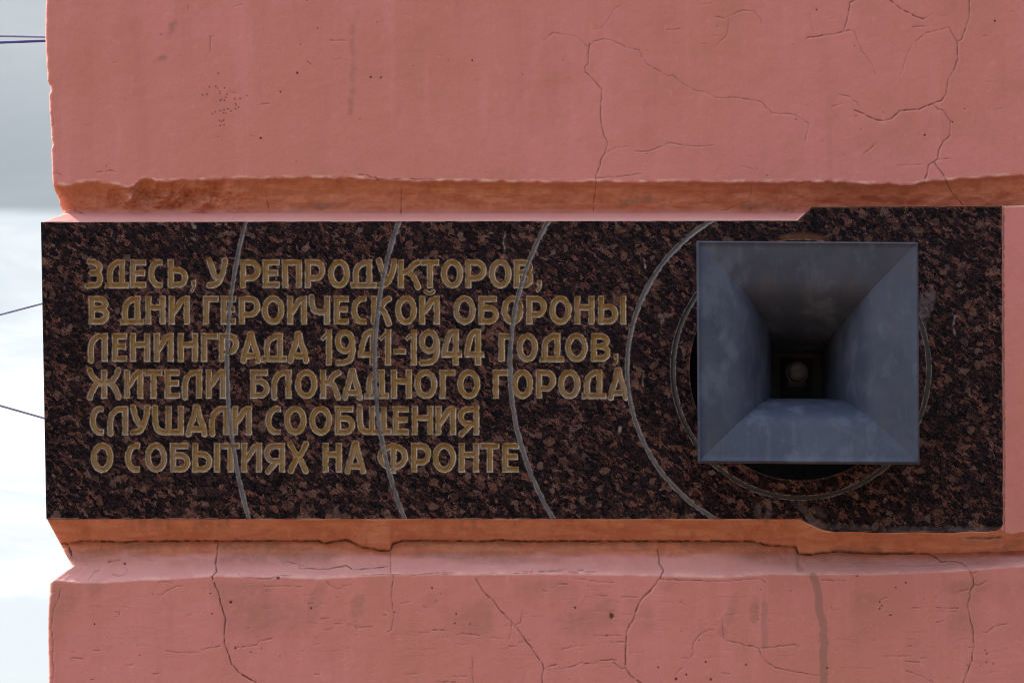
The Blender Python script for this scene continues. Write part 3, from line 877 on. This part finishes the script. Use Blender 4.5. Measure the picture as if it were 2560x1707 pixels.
# glyphs live in a box: x 0..1 and y 0..1 (up) between stroke centre lines; 'free' ends reach the box edge
def glyph(ch, W, H, hw):
    """strokes in px, origin bottom-left, y up; W, H outer box"""
    l, r, b, tp = hw, W - hw, hw, H - hw
    mx = W / 2
    if ch == 'О':
        return [('c', ell(mx, H / 2, r - mx, tp - H / 2 + 1.0, 90, 450, 30))]
    if ch == 'С':
        return [('o', [(r + hw * 0.1, H * 0.99 - hw * 0.9)] + ell(W * 0.60, H / 2, W * 0.60 - l, tp - H / 2 + .6, 85, 275, 20) + [(r + hw * 0.1, hw * 0.9)])]
    if ch == 'Е':
        return [('o', [(l, 0), (l, H)]), ('o', [(l, tp), (W, tp)]), ('o', [(l, H * .53), (W * .93, H * .53)]), ('o', [(l, b), (W, b)])]
    if ch == 'Н':
        return [('o', [(l, 0), (l, H)]), ('o', [(r, 0), (r, H)]), ('o', [(l, H * .60), (r, H * .60)])]
    if ch in 'ИЙ':
        s = [('o', [(l, 0), (l, H)]), ('o', [(r, 0), (r, H)]), ('o', curve((l + 1, H * .38), (W * .40, H * .60), (W * .62, H * .84), (r, tp + 1)))]
        if ch == 'Й':
            s.append(('t', curve((W * .28, H + 13), (mx, H + 6), (W * .72, H + 13))))
        return s
    if ch == 'П':
        return [('o', [(l + 1.5, 0), (l, H)]), ('o', [(r, 0), (r, H)]), ('o', [(l, tp), (r, tp)])]
    if ch == 'Г':
        return [('o', [(l, 0), (l, H)]), ('o', [(l, tp), (W, tp)])]
    if ch == 'Т':
        return [('o', [(mx, 0), (mx, H)]), ('o', [(0, tp), (W, tp)])]
    if ch == 'Р':
        return [('o', [(l, 0), (l, H)]), ('o', [(l, tp), (W * .5, tp)] + ell(W * .52, H * .62, r - W * .52, tp - H * .62, 80, -80, 12) + [(W * .5, H * .62 - (tp - H * .62)), (l + 2, H * .62 - (tp - H * .62))])]
    if ch == 'Я':
        q = H * .64
        return [('o', [(r, 0), (r, H)]), ('o', [(r, tp), (W * .5, tp)] + ell(W * .48, q, W * .48 - l, tp - q, 100, 260, 12) + [(W * .5, q - (tp - q)), (r, q - (tp - q))]),
                ('o', curve((W * .62, q - (tp - q)), (W * .42, H * .22), (l * .9 + 1, 0)))]
    if ch == 'В':
        q1, q2 = H * .76, H * .28
        return [('o', [(l, 0), (l, H)]), ('o', [(l, tp), (W * .45, tp)] + ell(W * .46, (tp + H * .54) / 2, W * .40 - hw * .3, (tp - H * .54) / 2, 85, -85, 10) + [(l, H * .54)]),
                ('o', [(l, H * .54), (W * .5, H * .54)] + ell(W * .52, (b + H * .54) / 2, r - W * .52, (H * .54 - b) / 2, 85, -85, 10) + [(l, b)])]
    if ch == 'Б':
        q = H * .58
        return [('o', [(l, 0), (l, H)]), ('o', [(l, tp), (W * .90, tp)]), ('o', [(l, q), (W * .5, q)] + ell(W * .52, (b + q) / 2, r - W * .52, (q - b) / 2, 85, -85, 10) + [(l, b)])]
    if ch == 'Ь':
        q = H * .62
        return [('o', [(l, 0), (l, H)]), ('o', [(l, q), (W * .5, q)] + ell(W * .52, (b + q) / 2, r - W * .52, (q - b) / 2, 85, -85, 10) + [(l, b)])]
    if ch == 'Ы':
        w2 = W * .715
        return glyph('Ь', w2, H, hw) + [('o', [(r, 0), (r, H)])]
    if ch == 'Д':
        rr = W * .82 - hw + 1
        ll = W * .13 + hw * .6
        return [('o', [(rr, b), (rr, H)]), ('o', [(rr + hw, tp)] + curve((rr - 4, tp), (W * .50, tp - 1), (ll + W * .07, H * .72), (ll, H * .42), (ll + 2, b))), ('o', [(0, b - 1), (W, b - 1)])]
    if ch == 'Л':
        return [('o', [(r, 0), (r, H)]), ('o', [(W, tp)] + curve((r - 4, tp), (W * .50, tp - 1), (l + W * .09, H * .70), (l, H * .40), (l + 1, 0)))]
    if ch == 'А':
        return [('o', curve((mx - 1, H + 1), (W * .36, H * .62), (W * .22, H * .30), (l * .95, 0))), ('o', curve((mx + 1, H + 1), (W * .64, H * .62), (W * .80, H * .30), (W - l * .95, 0))), ('o', [(W * .20, H * .20), (W * .80, H * .20)])]
    if ch == 'У':
        return [('o', curve((l * .9, H), (W * .26, H * .68), (W * .40, H * .42), (W * .60, H * .33))), ('o', curve((r + 1, H), (W * .80, H * .60), (W * .58, H * .22), (W * .38, hw + 1), (W * .10, hw * .9)))]
    if ch == 'К':
        return [('o', [(l, 0), (l, H)]), ('o', curve((l, H * .54), (W * .45, H * .60), (W * .66, H * .80), (W * .90, tp + 1))), ('o', curve((W * .42, H * .58), (W * .62, H * .46), (W * .78, H * .22), (W * .88, 0)))]
    if ch == 'Ж':
        s = [('o', [(mx, 0), (mx, H)])]
        for g_ in (-1, 1):
            s.append(('o', curve((mx + g_ * W * .44, H), (mx + g_ * W * .36, H * .80), (mx + g_ * W * .22, H * .60), (mx, H * .56))))
            s.append(('o', curve((mx, H * .56), (mx + g_ * W * .22, H * .50), (mx + g_ * W * .36, H * .26), (mx + g_ * W * .44, 0))))
        return s
    if ch == 'Х':
        return [('o', curve((W * .12, H), (W * .34, H * .66), (W * .64, H * .38), (W * .88, 0))), ('o', curve((W * .88, H), (W * .66, H * .66), (W * .36, H * .38), (W * .12, 0)))]
    if ch == 'Ч':
        return [('o', [(r, 0), (r, H)]), ('o', curve((l, H), (l + .5, H * .66), (W * .34, H * .45), (r, H * .44)))]
    if ch in 'ШЩ':
        w2 = W if ch == 'Ш' else W * .86
        s = [('o', [(w2 - hw, 0), (w2 - hw, H)]), ('o', [(w2 * .52, 0), (w2 * .52, H)]), ('o', curve((l, H), (l + .5, H * .5), (w2 * .17, H * .20), (w2 * .34, b), (w2 * .6, b)) + [(w2, b)])]
        if ch == 'Щ':
            s[2] = ('o', s[2][1] + [(W, b)])
        return s
    if ch == 'Ф':
        return [('o', [(W * .52, -3), (W * .52, H)]), ('c', ell(W * .5, H * .53, W * .5 - hw, H * .40 - hw * .4, 90, 450, 30))]
    if ch == 'З':
        return [('o', [(1, H * .97)] + curve((W * .2, H * .93), (W * .52, tp), (W * .86 - hw * .4, H * .76), (W * .66, H * .58), (W * .28, H * .53))), ('o', curve((W * .28, H * .53), (W * .70, H * .49), (W - hw, H * .28), (W * .66, b + 1), (W * .3, b * .9), (0, b * .75)))]
    if ch == '1':
        return [('o', [(r, 0), (r, H)]), ('t', [(r, H - 6), (0, H * .72)])]
    if ch == '9':
        return [('c', ell(mx - 1, H * .66, mx - hw - 1, H * .34 - hw, 90, 450, 26)), ('o', curve((r - 1, H * .66), (r - .5, H * .40), (W * .74, H * .16), (W * .45, b), (W * .1, b - 1)))]
    if ch == '4':
        return [('o', [(W * .70, 0), (W * .70, H)]), ('o', curve((W * .62, tp + 2), (W * .36, H * .84), (W * .20, H * .55), (l, H * .30))), ('o', [(0, H * .30), (W, H * .30)])]
    if ch == '-':
        return [('o', [(0, H * .5), (W, H * .5)])]
    if ch == ',':
        return [('o', [(W * .52, H * .88), (W * .58, H * .46)]), ('t', curve((W * .66, H * .55), (W * .60, H * .28), (W * .25, 0)))]
    return []


# measured letter boxes: region 1 / region 2 zoom coordinates (x), rows in photo pixels
def r1(a):
    return 80 + a / 2.94


def r2(a):
    return 860 + a / 2.94


LINES = [
    (650, 720, [("ЗДЕСЬ,", r1, [(405, 522), (537, 710), (722, 838), (858, 978), (1000, 1147), (1160, 1212)]),
                ("У", r1, [(1285, 1437)]),
                ("РЕПРОДУКТОРОВ,", r1, [(1530, 1680), (1697, 1818), (1838, 1983), (2008, 2155), (2178, 2335), (2343, 2531), (2530, 2683), (2691, 2858), (2863, 2990), (3008, 3168), (3186, 3340), (3360, 3523), (3543, 3685), (3702, 3752)])]),
    (741, 811, [("В", r1, [(418, 568)]), ("ДНИ", r1, [(648, 825), (835, 980), (1008, 1158)]),
                ("ГЕРОИЧЕСКОЙ", r1, [(1260, 1370), (1390, 1497), (1522, 1677), (1690, 1855), (1878, 2020), (2037, 2190), (2220, 2327), (2348, 2476), (2493, 2641), (2671, 2828), (2848, 2995)]),
                ("ОБОРОНЫ", r2, [(805, 968), (990, 1137), (1160, 1318), (1342, 1490), (1510, 1672), (1695, 1840), (1870, 2072)])]),
    (834, 904, [("ЛЕНИНГРАДА", r1, [(412, 555), (590, 697), (722, 868), (897, 1040), (1073, 1220), (1245, 1365), (1375, 1520), (1533, 1683), (1690, 1873), (1882, 2035)]),
                ("1941-1944", r1, [(2130, 2205), (2228, 2378), (2398, 2553), (2558, 2638), (2658, 2748), (2751, 2826), (2846, 2998), (3013, 3158), (3178, 3323)]),
                ("ГОДОВ,", r2, [(1138, 1232), (1270, 1425), (1438, 1618), (1628, 1790), (1815, 1958), (1970, 2024)])]),
    (925, 996, [("ЖИТЕЛИ", r1, [(410, 653), (680, 817), (830, 957), (977, 1087), (1103, 1250), (1280, 1425)]),
                ("БЛОКАДНОГО", r1, [(1605, 1747), (1760, 1907), (1935, 2097), (2120, 2270), (2280, 2430), (2443, 2621), (2640, 2790), (2813, 2978), (2998, 3110), (3128, 3293)]),
                ("ГОРОДА", r2, [(1095, 1212), (1235, 1388), (1413, 1557), (1575, 1737), (1750, 1927), (1940, 2090)])]),
    (1016, 1087, [("СЛУШАЛИ", r1, [(427, 545), (555, 707), (722, 868), (885, 1115), (1130, 1290), (1303, 1450), (1472, 1615)]),
                  ("СООБЩЕНИЯ", r1, [(1718, 1847), (1855, 2018), (2040, 2205), (2228, 2375), (2388, 2641), (2653, 2768), (2793, 2948), (2968, 3115), (3131, 3286)])]),
    (1108, 1180, [("О", r1, [(435, 597)]), ("СОБЫТИЯХ", r1, [(687, 810), (832, 992), (1017, 1163), (1180, 1382), (1395, 1525), (1540, 1690), (1707, 1860), (1880, 2035)]),
                  ("НА", r1, [(2137, 2277), (2300, 2453)]), ("ФРОНТЕ", r2, [(248, 470), (495, 640), (652, 822), (845, 992), (1005, 1140), (1165, 1285)])]),
]

G = 1.35                                            # slab grid in photo pixels
gx = np.arange(96, 2516, G)
gy = np.arange(510, 1340, G)
GX, GY = np.meshgrid(gx, gy)
BIG = 1e3
jx = 0.9 * fbm(GX, GY, 7, 91, 2)                    # chipped edges
jy = 0.9 * fbm(GX, GY, 7, 95, 2)
letter = np.full(GX.shape, BIG)
word_id = np.full(GX.shape, -1, int)


def stroke_sdf(px, py, pts, hw, closed, taper=False):
    d = np.full(px.shape, BIG)
    n = len(pts) - 1
    for i in range(n):
        a, b = pts[i], pts[i + 1]
        L = math.hypot(b[0] - a[0], b[1] - a[1])
        if L < 1e-6:
            continue
        ux, uy = (b[0] - a[0]) / L, (b[1] - a[1]) / L
        ea = (not closed) and i == 0
        eb = (not closed) and i == n - 1
        a2 = (a[0] - ux * hw * ea, a[1] - uy * hw * ea)
        b2 = (b[0] + ux * hw * eb, b[1] + uy * hw * eb)
        h = hw
        s = seg_dist(px, py, a2, b2) - h
        if ea:
            s = np.maximum(s, (a[0] - px) * ux + (a[1] - py) * uy)
        if eb:
            s = np.maximum(s, (px - b[0]) * ux + (py - b[1]) * uy)
        d = np.minimum(d, s)
    return d


WORDS = []
for (yt, yb, words) in LINES:
    for (txt, rf, boxes) in words:
        wid = len(WORDS)
        WORDS.append(txt)
        assert len(txt) == len(boxes), (txt, len(txt), len(boxes))
        for ch, (xa, xb) in zip(txt, boxes):
            x0, x1 = rf(xa), rf(xb)
            y0, y1 = yb, yt
            hw = HW
            if ch in '194':
                y0, y1 = yb + 9, yt - 10
            if ch == '-':
                y0, y1 = yb - 5, yt + 25
                hw = 6.5
            if ch == ',':
                y0, y1 = yb + 8, yb - 22
                hw = 5.2
            W, H = x1 - x0, y0 - y1
            c0, c1 = np.searchsorted(gx, [x0 - 12, x1 + 12])
            q0, q1 = np.searchsorted(gy, [y1 - 26, y0 + 14])
            sl = (slice(q0, q1), slice(c0, c1))
            sx, sy = GX[sl] + jx[sl] - x0, y0 - GY[sl] - jy[sl]
            dd = np.full(sx.shape, BIG)
            for kind, pts in glyph(ch, W, H, hw):
                h2 = hw if kind != 't' else hw * 0.6
                dd = np.minimum(dd, stroke_sdf(sx, sy, pts, h2, kind == 'c'))
            better = dd < letter[sl]
            word_id[sl] = np.where(better & (dd < 4), wid, word_id[sl])
            letter[sl] = np.minimum(letter[sl], dd)

RINGS = [(1958, 911, 1390, 4.7), (1997, 907, 1060, 5.0), (2001, 914, 726, 5.0), (1998, 922, 430, 5.0), (2002, 925, 320, 5.2)]
ring = np.full(GX.shape, BIG)
ring_id = np.full(GX.shape, -1, int)
for i, (cx, cy, rr, hw) in enumerate(RINGS):
    d = np.abs(np.hypot(GX + jx * 1.5 - cx, GY + jy * 1.5 - cy) - rr) - hw * (1 + 0.25 * fbm(GX, GY, 60, 200 + i, 2))
    d = np.where((GX > 1990) & (i == 3), BIG, d)
    ring_id = np.where(d < ring, i, ring_id)
    ring = np.minimum(ring, d)

POLY = [(102.5, 556), (1996, 552.5), (2029, 518), (2504.5, 516), (2507, 1309), (2503, 1317), (2494, 1323), (2470, 1327), (2425, 1326), (2380, 1330), (2290, 1328), (2200, 1330), (2130, 1327), (2090, 1328), (2062, 1324), (2043, 1318), (2028, 1310), (2014, 1305), (2003, 1297), (116, 1296)]


def poly_sdf(px, py, poly):
    d = np.full(px.shape, BIG)
    inside = np.zeros(px.shape, bool)
    n = len(poly)
    for i in range(n):
        a, b = poly[i], poly[(i + 1) % n]
        d = np.minimum(d, seg_dist(px, py, a, b))
        cond = (a[1] > py) != (b[1] > py)
        with np.errstate(divide='ignore', invalid='ignore'):
            xi = (b[0] - a[0]) * (py - a[1]) / (b[1] - a[1] + 1e-12) + a[0]
        inside ^= cond & (px < xi)
    return np.where(inside, -d, d)


slab = poly_sdf(GX, GY, POLY)
hole = HR - np.hypot(GX - HC[0], GY - HC[1])         # >0 inside the hole
slab = np.maximum(slab, hole)
# snap grid vertices to the contours so that the cut edges are clean
sxy = [GX.copy(), GY.copy()]
for fld in (letter, ring, slab):
    gy_, gx_ = np.gradient(fld, G)
    nrm = np.maximum(np.hypot(gx_, gy_), 0.3)
    m = np.abs(fld) < 0.62 * G
    mv = np.where(m, np.clip(fld / nrm, -0.62 * G, 0.62 * G), 0)
    if fld is letter:
        mv = np.where(ring < 0, 0, mv)
    sxy[0] -= mv * gx_ / nrm
    sxy[1] -= mv * gy_ / nrm
carve = (1 - (1 - np.clip(-letter, 0, HW) / HW) ** 2.0) * 0.0064
carve = np.where(ring < 0.3, 0, carve)
rcut = (1 - (1 - np.clip(-ring, 0, 6) / 6) ** 2) * 0.0019
depth = -0.002 + np.maximum(carve, np.where(ring < 0, rcut, 0)) + fbm(GX, GY, 300, 401, 2) * 0.0005
VS = P(sxy[0], sxy[1], 0.0)
VS[..., 1] = depth
chipn = fbm(GX, GY, 9, 301, 2) + 0.35
edge = np.minimum(np.abs(letter), np.abs(ring))
chip = np.clip(1 - edge / 2.3, 0, 1) * np.clip(chipn * 1.6 + 0.15, 0, 1) * 0.8
# small chips along the top and bottom arris, loose light nicks
pe = np.abs(slab)
chip = np.maximum(chip, np.clip(1 - pe / 2.2, 0, 1) * np.clip(fbm(GX, GY, 24, 305, 2) * 2.2 + .1, 0, 1) * 0.8 * (np.hypot(GX - 2000, GY - 925) > 300))
NICK = [([(1264, 580), (1258, 610), (1262, 630), (1256, 645)], 1.6, 0.5), ([(1610, 650), (1613, 670)], 2.0, 0.8), ([(1608, 930), (1608, 965)], 1.2, 0.6), ([(1550, 1068), (1548, 1085)], 5, 0.6),
        ([(2387, 790), (2383, 815), (2388, 840)], 3, 0.55), ([(483, 560), (486, 568)], 9, 0.45), ([(482, 594), (486, 596)], 9, 0.3), ([(1650, 790), (1655, 805)], 9, 0.3), ([(1225, 583), (1240, 583)], 1.2, .5)]
chip = np.maximum(chip, np.clip(1 - np.abs(hole + 1.5) / 2, 0, 1) * 0.10)
chip = np.maximum(chip, stroke_field(GX, GY, NICK, 2.4, 1.6, False) * np.clip(0.55 + 1.6 * fbm(GX, GY, 10, 331, 3), 0, 1))
rust = np.maximum(stroke_field(GX, GY, [([(1960, 598), (2000, 592), (2050, 598)], 8, 0.36)], 10, 2.0, False), 0)
rust = np.maximum(rust, np.clip(1 - pe / 5.0, 0, 1) * 0.35 * (GY < 575) * (GX > 1990))
scuff = stroke_field(GX, GY, [([(2305, 800), (2318, 770), (2325, 735)], 20, 0.7), ([(2300, 770), (2310, 745)], 10, 0.5), ([(1895, 1265), (1893, 1292)], 9, 0.4), ([(1922, 1255), (1920, 1292)], 10, 0.4),
                              ([(1985, 1252), (2010, 1275), (2030, 1300), (2045, 1318)], 12, 0.5), ([(2060, 1290), (2040, 1270)], 8, 0.3), ([(2045, 1316), (2250, 1323), (2500, 1324)], 7, 0.4)], 6, 2.5, True)
scuff = np.clip(scuff * (0.7 + 1.2 * fbm(GX, GY, 14, 311, 3)), 0, 1)

plaque = thing("memorial_plaque", "dark brown polished granite plaque with gilt engraved Russian inscription and grey ring grooves", "plaque", tuple(P(1300, 1296, 0.0)))


def cell(a):
    return (a[:-1, :-1] + a[1:, :-1] + a[1:, 1:] + a[:-1, 1:]) / 4


csl, clt, crg = cell(slab) < 0, cell(letter) < 0, cell(ring) < 0
crid = ring_id[:-1, :-1]
cwid = word_id[:-1, :-1]
Q = grid_quads(*GX.shape)
Vf = VS.reshape(-1, 3)
AT = {'chip': chip.ravel(), 'rust': rust.ravel(), 'scuff': scuff.ravel()}
qs = Q[csl & ~crg & ~clt]


def skirt(loop, y0, y1, base):
    n = len(loop)
    v, q = [], []
    for (x, y) in loop:
        p = P(x, y, 0.0)
        v.append((p[0], y0, p[2]))
        v.append((p[0], y1, p[2]))
    for i in range(n):
        j = (i + 1) % n
        q.append((base + 2 * i, base + 2 * j, base + 2 * j + 1, base + 2 * i + 1))
    return v, q


v1, q1 = skirt(POLY, -0.002, 0.0095, len(Vf))
circ = [(HC[0] + HR * math.cos(-k * 2 * math.pi / 96), HC[1] + HR * math.sin(-k * 2 * math.pi / 96)) for k in range(96)]
v2, q2 = skirt(circ, -0.002, 0.014, len(Vf) + len(v1))
extra = len(v1) + len(v2)
AX = {k: np.concatenate([a, np.zeros(extra)]) for k, a in AT.items()}
mesh_from_arrays("slab", np.concatenate([Vf, np.array(v1), np.array(v2)]), np.concatenate([qs, np.array(q1), np.array(q2)]), GRANITE, plaque, AX, smooth=False)
for i in range(len(RINGS)):
    q = Q[csl & crg & (crid == i)]
    mesh_from_arrays("ring_groove", Vf, q, LEAD_DARK if i == 4 else LEAD, plaque, {'chip': AT['chip']}, smooth=False)
for i, txt in enumerate(WORDS):
    q = Q[csl & clt & ~crg & (cwid == i)]
    if len(q):
        o = mesh_from_arrays("engraved_word", Vf, q, GOLD, plaque, {'chip': AT['chip']}, smooth=False)
        o['label'] = "gilt engraved word " + txt.strip(',')
# near-black lining of the round hole behind the horn
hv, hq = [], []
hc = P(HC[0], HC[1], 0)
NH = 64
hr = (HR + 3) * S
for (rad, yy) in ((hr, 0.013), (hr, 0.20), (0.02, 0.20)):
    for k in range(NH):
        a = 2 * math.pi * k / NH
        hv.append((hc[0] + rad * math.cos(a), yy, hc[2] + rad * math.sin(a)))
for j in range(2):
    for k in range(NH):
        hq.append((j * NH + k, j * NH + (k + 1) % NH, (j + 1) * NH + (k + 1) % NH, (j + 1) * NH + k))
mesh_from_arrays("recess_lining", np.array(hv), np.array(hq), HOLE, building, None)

# ---------------------------------------------------------------- the loudspeaker horn
MOUTH = -0.165                                     # y of the mouth plane
TAB = [(0.0, 1.0), (0.006, 0.82), (0.016, 0.63), (0.030, 0.53), (0.050, 0.45), (0.075, 0.385), (0.11, 0.325), (0.16, 0.28), (0.245, 0.235)]
horn = thing("loudspeaker_horn", "square flared grey metal loudspeaker horn jutting from the round hole in the granite", "loudspeaker", (hc[0], 0.0, hc[2]))
WM = 543 * S * (D + MOUTH) / D / 2


def wid(s):
    xs, ys = zip(*TAB)
    # smooth monotone interpolation
    i = max(0, min(len(xs) - 2, int(np.searchsorted(xs, s) - 1)))
    def slope(k):
        if k == 0:
            return (ys[1] - ys[0]) / (xs[1] - xs[0])
        if k == len(xs) - 1:
            return (ys[-1] - ys[-2]) / (xs[-1] - xs[-2])
        a, b = (ys[k] - ys[k - 1]) / (xs[k] - xs[k - 1]), (ys[k + 1] - ys[k]) / (xs[k + 1] - xs[k])
        return 2 * a * b / (a + b)
    h = xs[i + 1] - xs[i]
    tt = (s - xs[i]) / h
    return ((2 * tt ** 3 - 3 * tt ** 2 + 1) * ys[i] + (tt ** 3 - 2 * tt ** 2 + tt) * h * slope(i) + (-2 * tt ** 3 + 3 * tt ** 2) * ys[i + 1] + (tt ** 3 - tt ** 2) * h * slope(i + 1)) * WM


M = 24
ss = np.concatenate([np.linspace(0, 0.03, 22), np.linspace(0.034, 0.245, 40)])
prng = np.random.RandomState(4)


def ring_pts(h, y, tilt=0.0, dent=0.0):
    """points of a square section; each side has M+1 own points so that seams stay crisp"""
    pts = []
    for side in range(4):
        for k in range(M + 1):
            u = -1 + 2 * k / M
            if side == 0:
                x, z = u, -1
            elif side == 1:
                x, z = 1, u
            elif side == 2:
                x, z = -u, 1
            else:
                x, z = -1, -u
            pts.append((hc[0] + x * h + z * h * tilt, y, hc[2] + z * h - x * h * 0.006))
    return pts


prof = [(wid(s), MOUTH + s) for s in ss]
T = 0.0032
# lip rolled forward a little, then the outside skin
outer = [(WM + 0.0018, MOUTH + 0.0005), (WM + 0.0034, MOUTH + 0.003), (WM + 0.0034, MOUTH + 0.0075)] + [(wid(s) + T, MOUTH + s + 0.006) for s in ss[8:]]
chain = list(reversed(prof)) + [(WM + 0.0004, MOUTH - 0.0012)] + outer
rowsH = []
for i, (h, y) in enumerate(chain):
    rowsH.append(ring_pts(h, y, -0.006))
HV = np.array(rowsH)
# slight dents in the sheet
for i in range(HV.shape[0]):
    h = chain[i][0]
    n = fbm((HV[i, :, 0] + HV[i, :, 2] * 0.7) * 1000, np.full(HV.shape[1], chain[i][1] * 1000), 60, 501, 2)
    HV[i, :, 1] += n * 0.0016 * min(1, max(0, (WM - h) / 0.03)) * min(1, h / 0.08)
nr, ncol = HV.shape[:2]
quads = []
idx = np.arange(nr * ncol).reshape(nr, ncol)
for side in range(4):
    c = slice(side * (M + 1), (side + 1) * (M + 1))
    ii = idx[:, c]
    quads.append(np.stack([ii[:-1, :-1], ii[:-1, 1:], ii[1:, 1:], ii[1:, :-1]], -1).reshape(-1, 4))
mesh_from_arrays("bell", HV.reshape(-1, 3), np.concatenate(quads), HORN, horn, None)


def box(v, q, cx, cy, cz, sx, sy, sz, topscale=1.0):
    b0 = len(v)
    for (dy, sc_) in ((-1, topscale), (1, 1.0)):
        for dx, dz in ((-1, -1), (1, -1), (1, 1), (-1, 1)):
            v.append((cx + dx * sx * sc_, cy + dy * sy, cz + dz * sz * sc_))
    for f in ((0, 1, 2, 3), (7, 6, 5, 4), (0, 4, 5, 1), (1, 5, 6, 2), (2, 6, 7, 3), (3, 7, 4, 0)):
        q.append(tuple(b0 + k for k in f))


YT = MOUTH + 0.240
wt = wid(0.240)
v, q = [], []
box(v, q, hc[0], YT + 0.007, hc[2], wt + 0.002, 0.006, wt + 0.002)             # back plate closing the throat
box(v, q, hc[0], YT - 0.006, hc[2], wt * 0.66, 0.007, wt * 0.80, 0.52)          # tapered pedestal
mesh_from_arrays("throat_plate", np.array(v), np.array(q), DARKMETAL, horn, None, smooth=False)
v, q = [], []
# turned cap: lathe around the horn axis
lp = [(0.0, -0.034)]
for k in range(1, 13):
    a = math.pi / 2 * k / 12 * 1.25
    lp.append((0.0152 * math.sin(a), -0.0188 - 0.0152 * math.cos(a)))
lp += [(0.0150, -0.014), (0.0172, -0.0135), (0.0172, -0.0115), (0.010, -0.011)]
NB = 28
for (rad, yy) in lp:
    for k in range(NB):
        a = 2 * math.pi * k / NB
        v.append((hc[0] + rad * math.cos(a), YT + yy, hc[2] + 0.006 + rad * math.sin(a)))
for j in range(len(lp) - 1):
    for k in range(NB):
        q.append((j * NB + k, (j + 1) * NB + k, (j + 1) * NB + (k + 1) % NB, j * NB + (k + 1) % NB))
mesh_from_arrays("driver_cap", np.array(v), np.array(q), CAP, horn, None)
# driver housing behind the throat
v, q = [], []
box(v, q, hc[0], YT + 0.045, hc[2], wt * 0.95, 0.032, wt * 0.95, 1.12)
mesh_from_arrays("driver_housing", np.array(v), np.array(q), DARKMETAL, horn, None, smooth=False)


# ---------------------------------------------------------------- overhead wires beyond the corner
def wire(label, p0, p1, dist, rad, mat, sag=0.05):
    a, b = P(p0[0], p0[1], dist), P(p1[0], p1[1], dist)
    d = (b - a)
    n = 40
    pts = []
    for k in range(n + 1):
        f = 4 - 90 * (k / n) ** 2
        p = a + d * f
        p = p + np.array([0, (f - .5) * 0.05, sag * ((f - .5) / 40.0) ** 2])
        pts.append(p)
    v, q = [], []
    NR = 8
    for i, p in enumerate(pts):
        tg = pts[min(i + 1, n)] - pts[max(i - 1, 0)]
        tg = tg / np.linalg.norm(tg)
        up = np.array([0, 0, 1.0])
        s1 = np.cross(tg, up)
        s1 /= np.linalg.norm(s1)
        s2 = np.cross(s1, tg)
        for k in range(NR):
            a_ = 2 * math.pi * k / NR
            v.append(p + rad * (math.cos(a_) * s1 + math.sin(a_) * s2))
    for i in range(n):
        for k in range(NR):
            q.append((i * NR + k, i * NR + (k + 1) % NR, (i + 1) * NR + (k + 1) % NR, (i + 1) * NR + k))
    v = np.array(v)
    o0 = v.mean(0)
    o = mesh_from_arrays("overhead_wire", v - o0, np.array(q), mat)
    o.location = tuple(o0)
    o['label'] = label
    o['category'] = "wire"
    o['group'] = "overhead wires beyond the building corner"


wire("thin grey overhead wire, topmost in the cloudy sky", (0, 94), (108, 90), 14, 0.005, WIRE_G)
wire("thick dark blue overhead cable just below the topmost wire", (0, 110), (108, 100), 14.5, 0.0068, WIRE_D)
wire("overhead wire rising towards the granite edge against white cloud", (0, 789), (100, 758), 16, 0.0058, WIRE_G)
wire("lowest overhead wire, sloping down towards the granite edge", (0, 1015), (104, 1042), 16.5, 0.0058, WIRE_G)
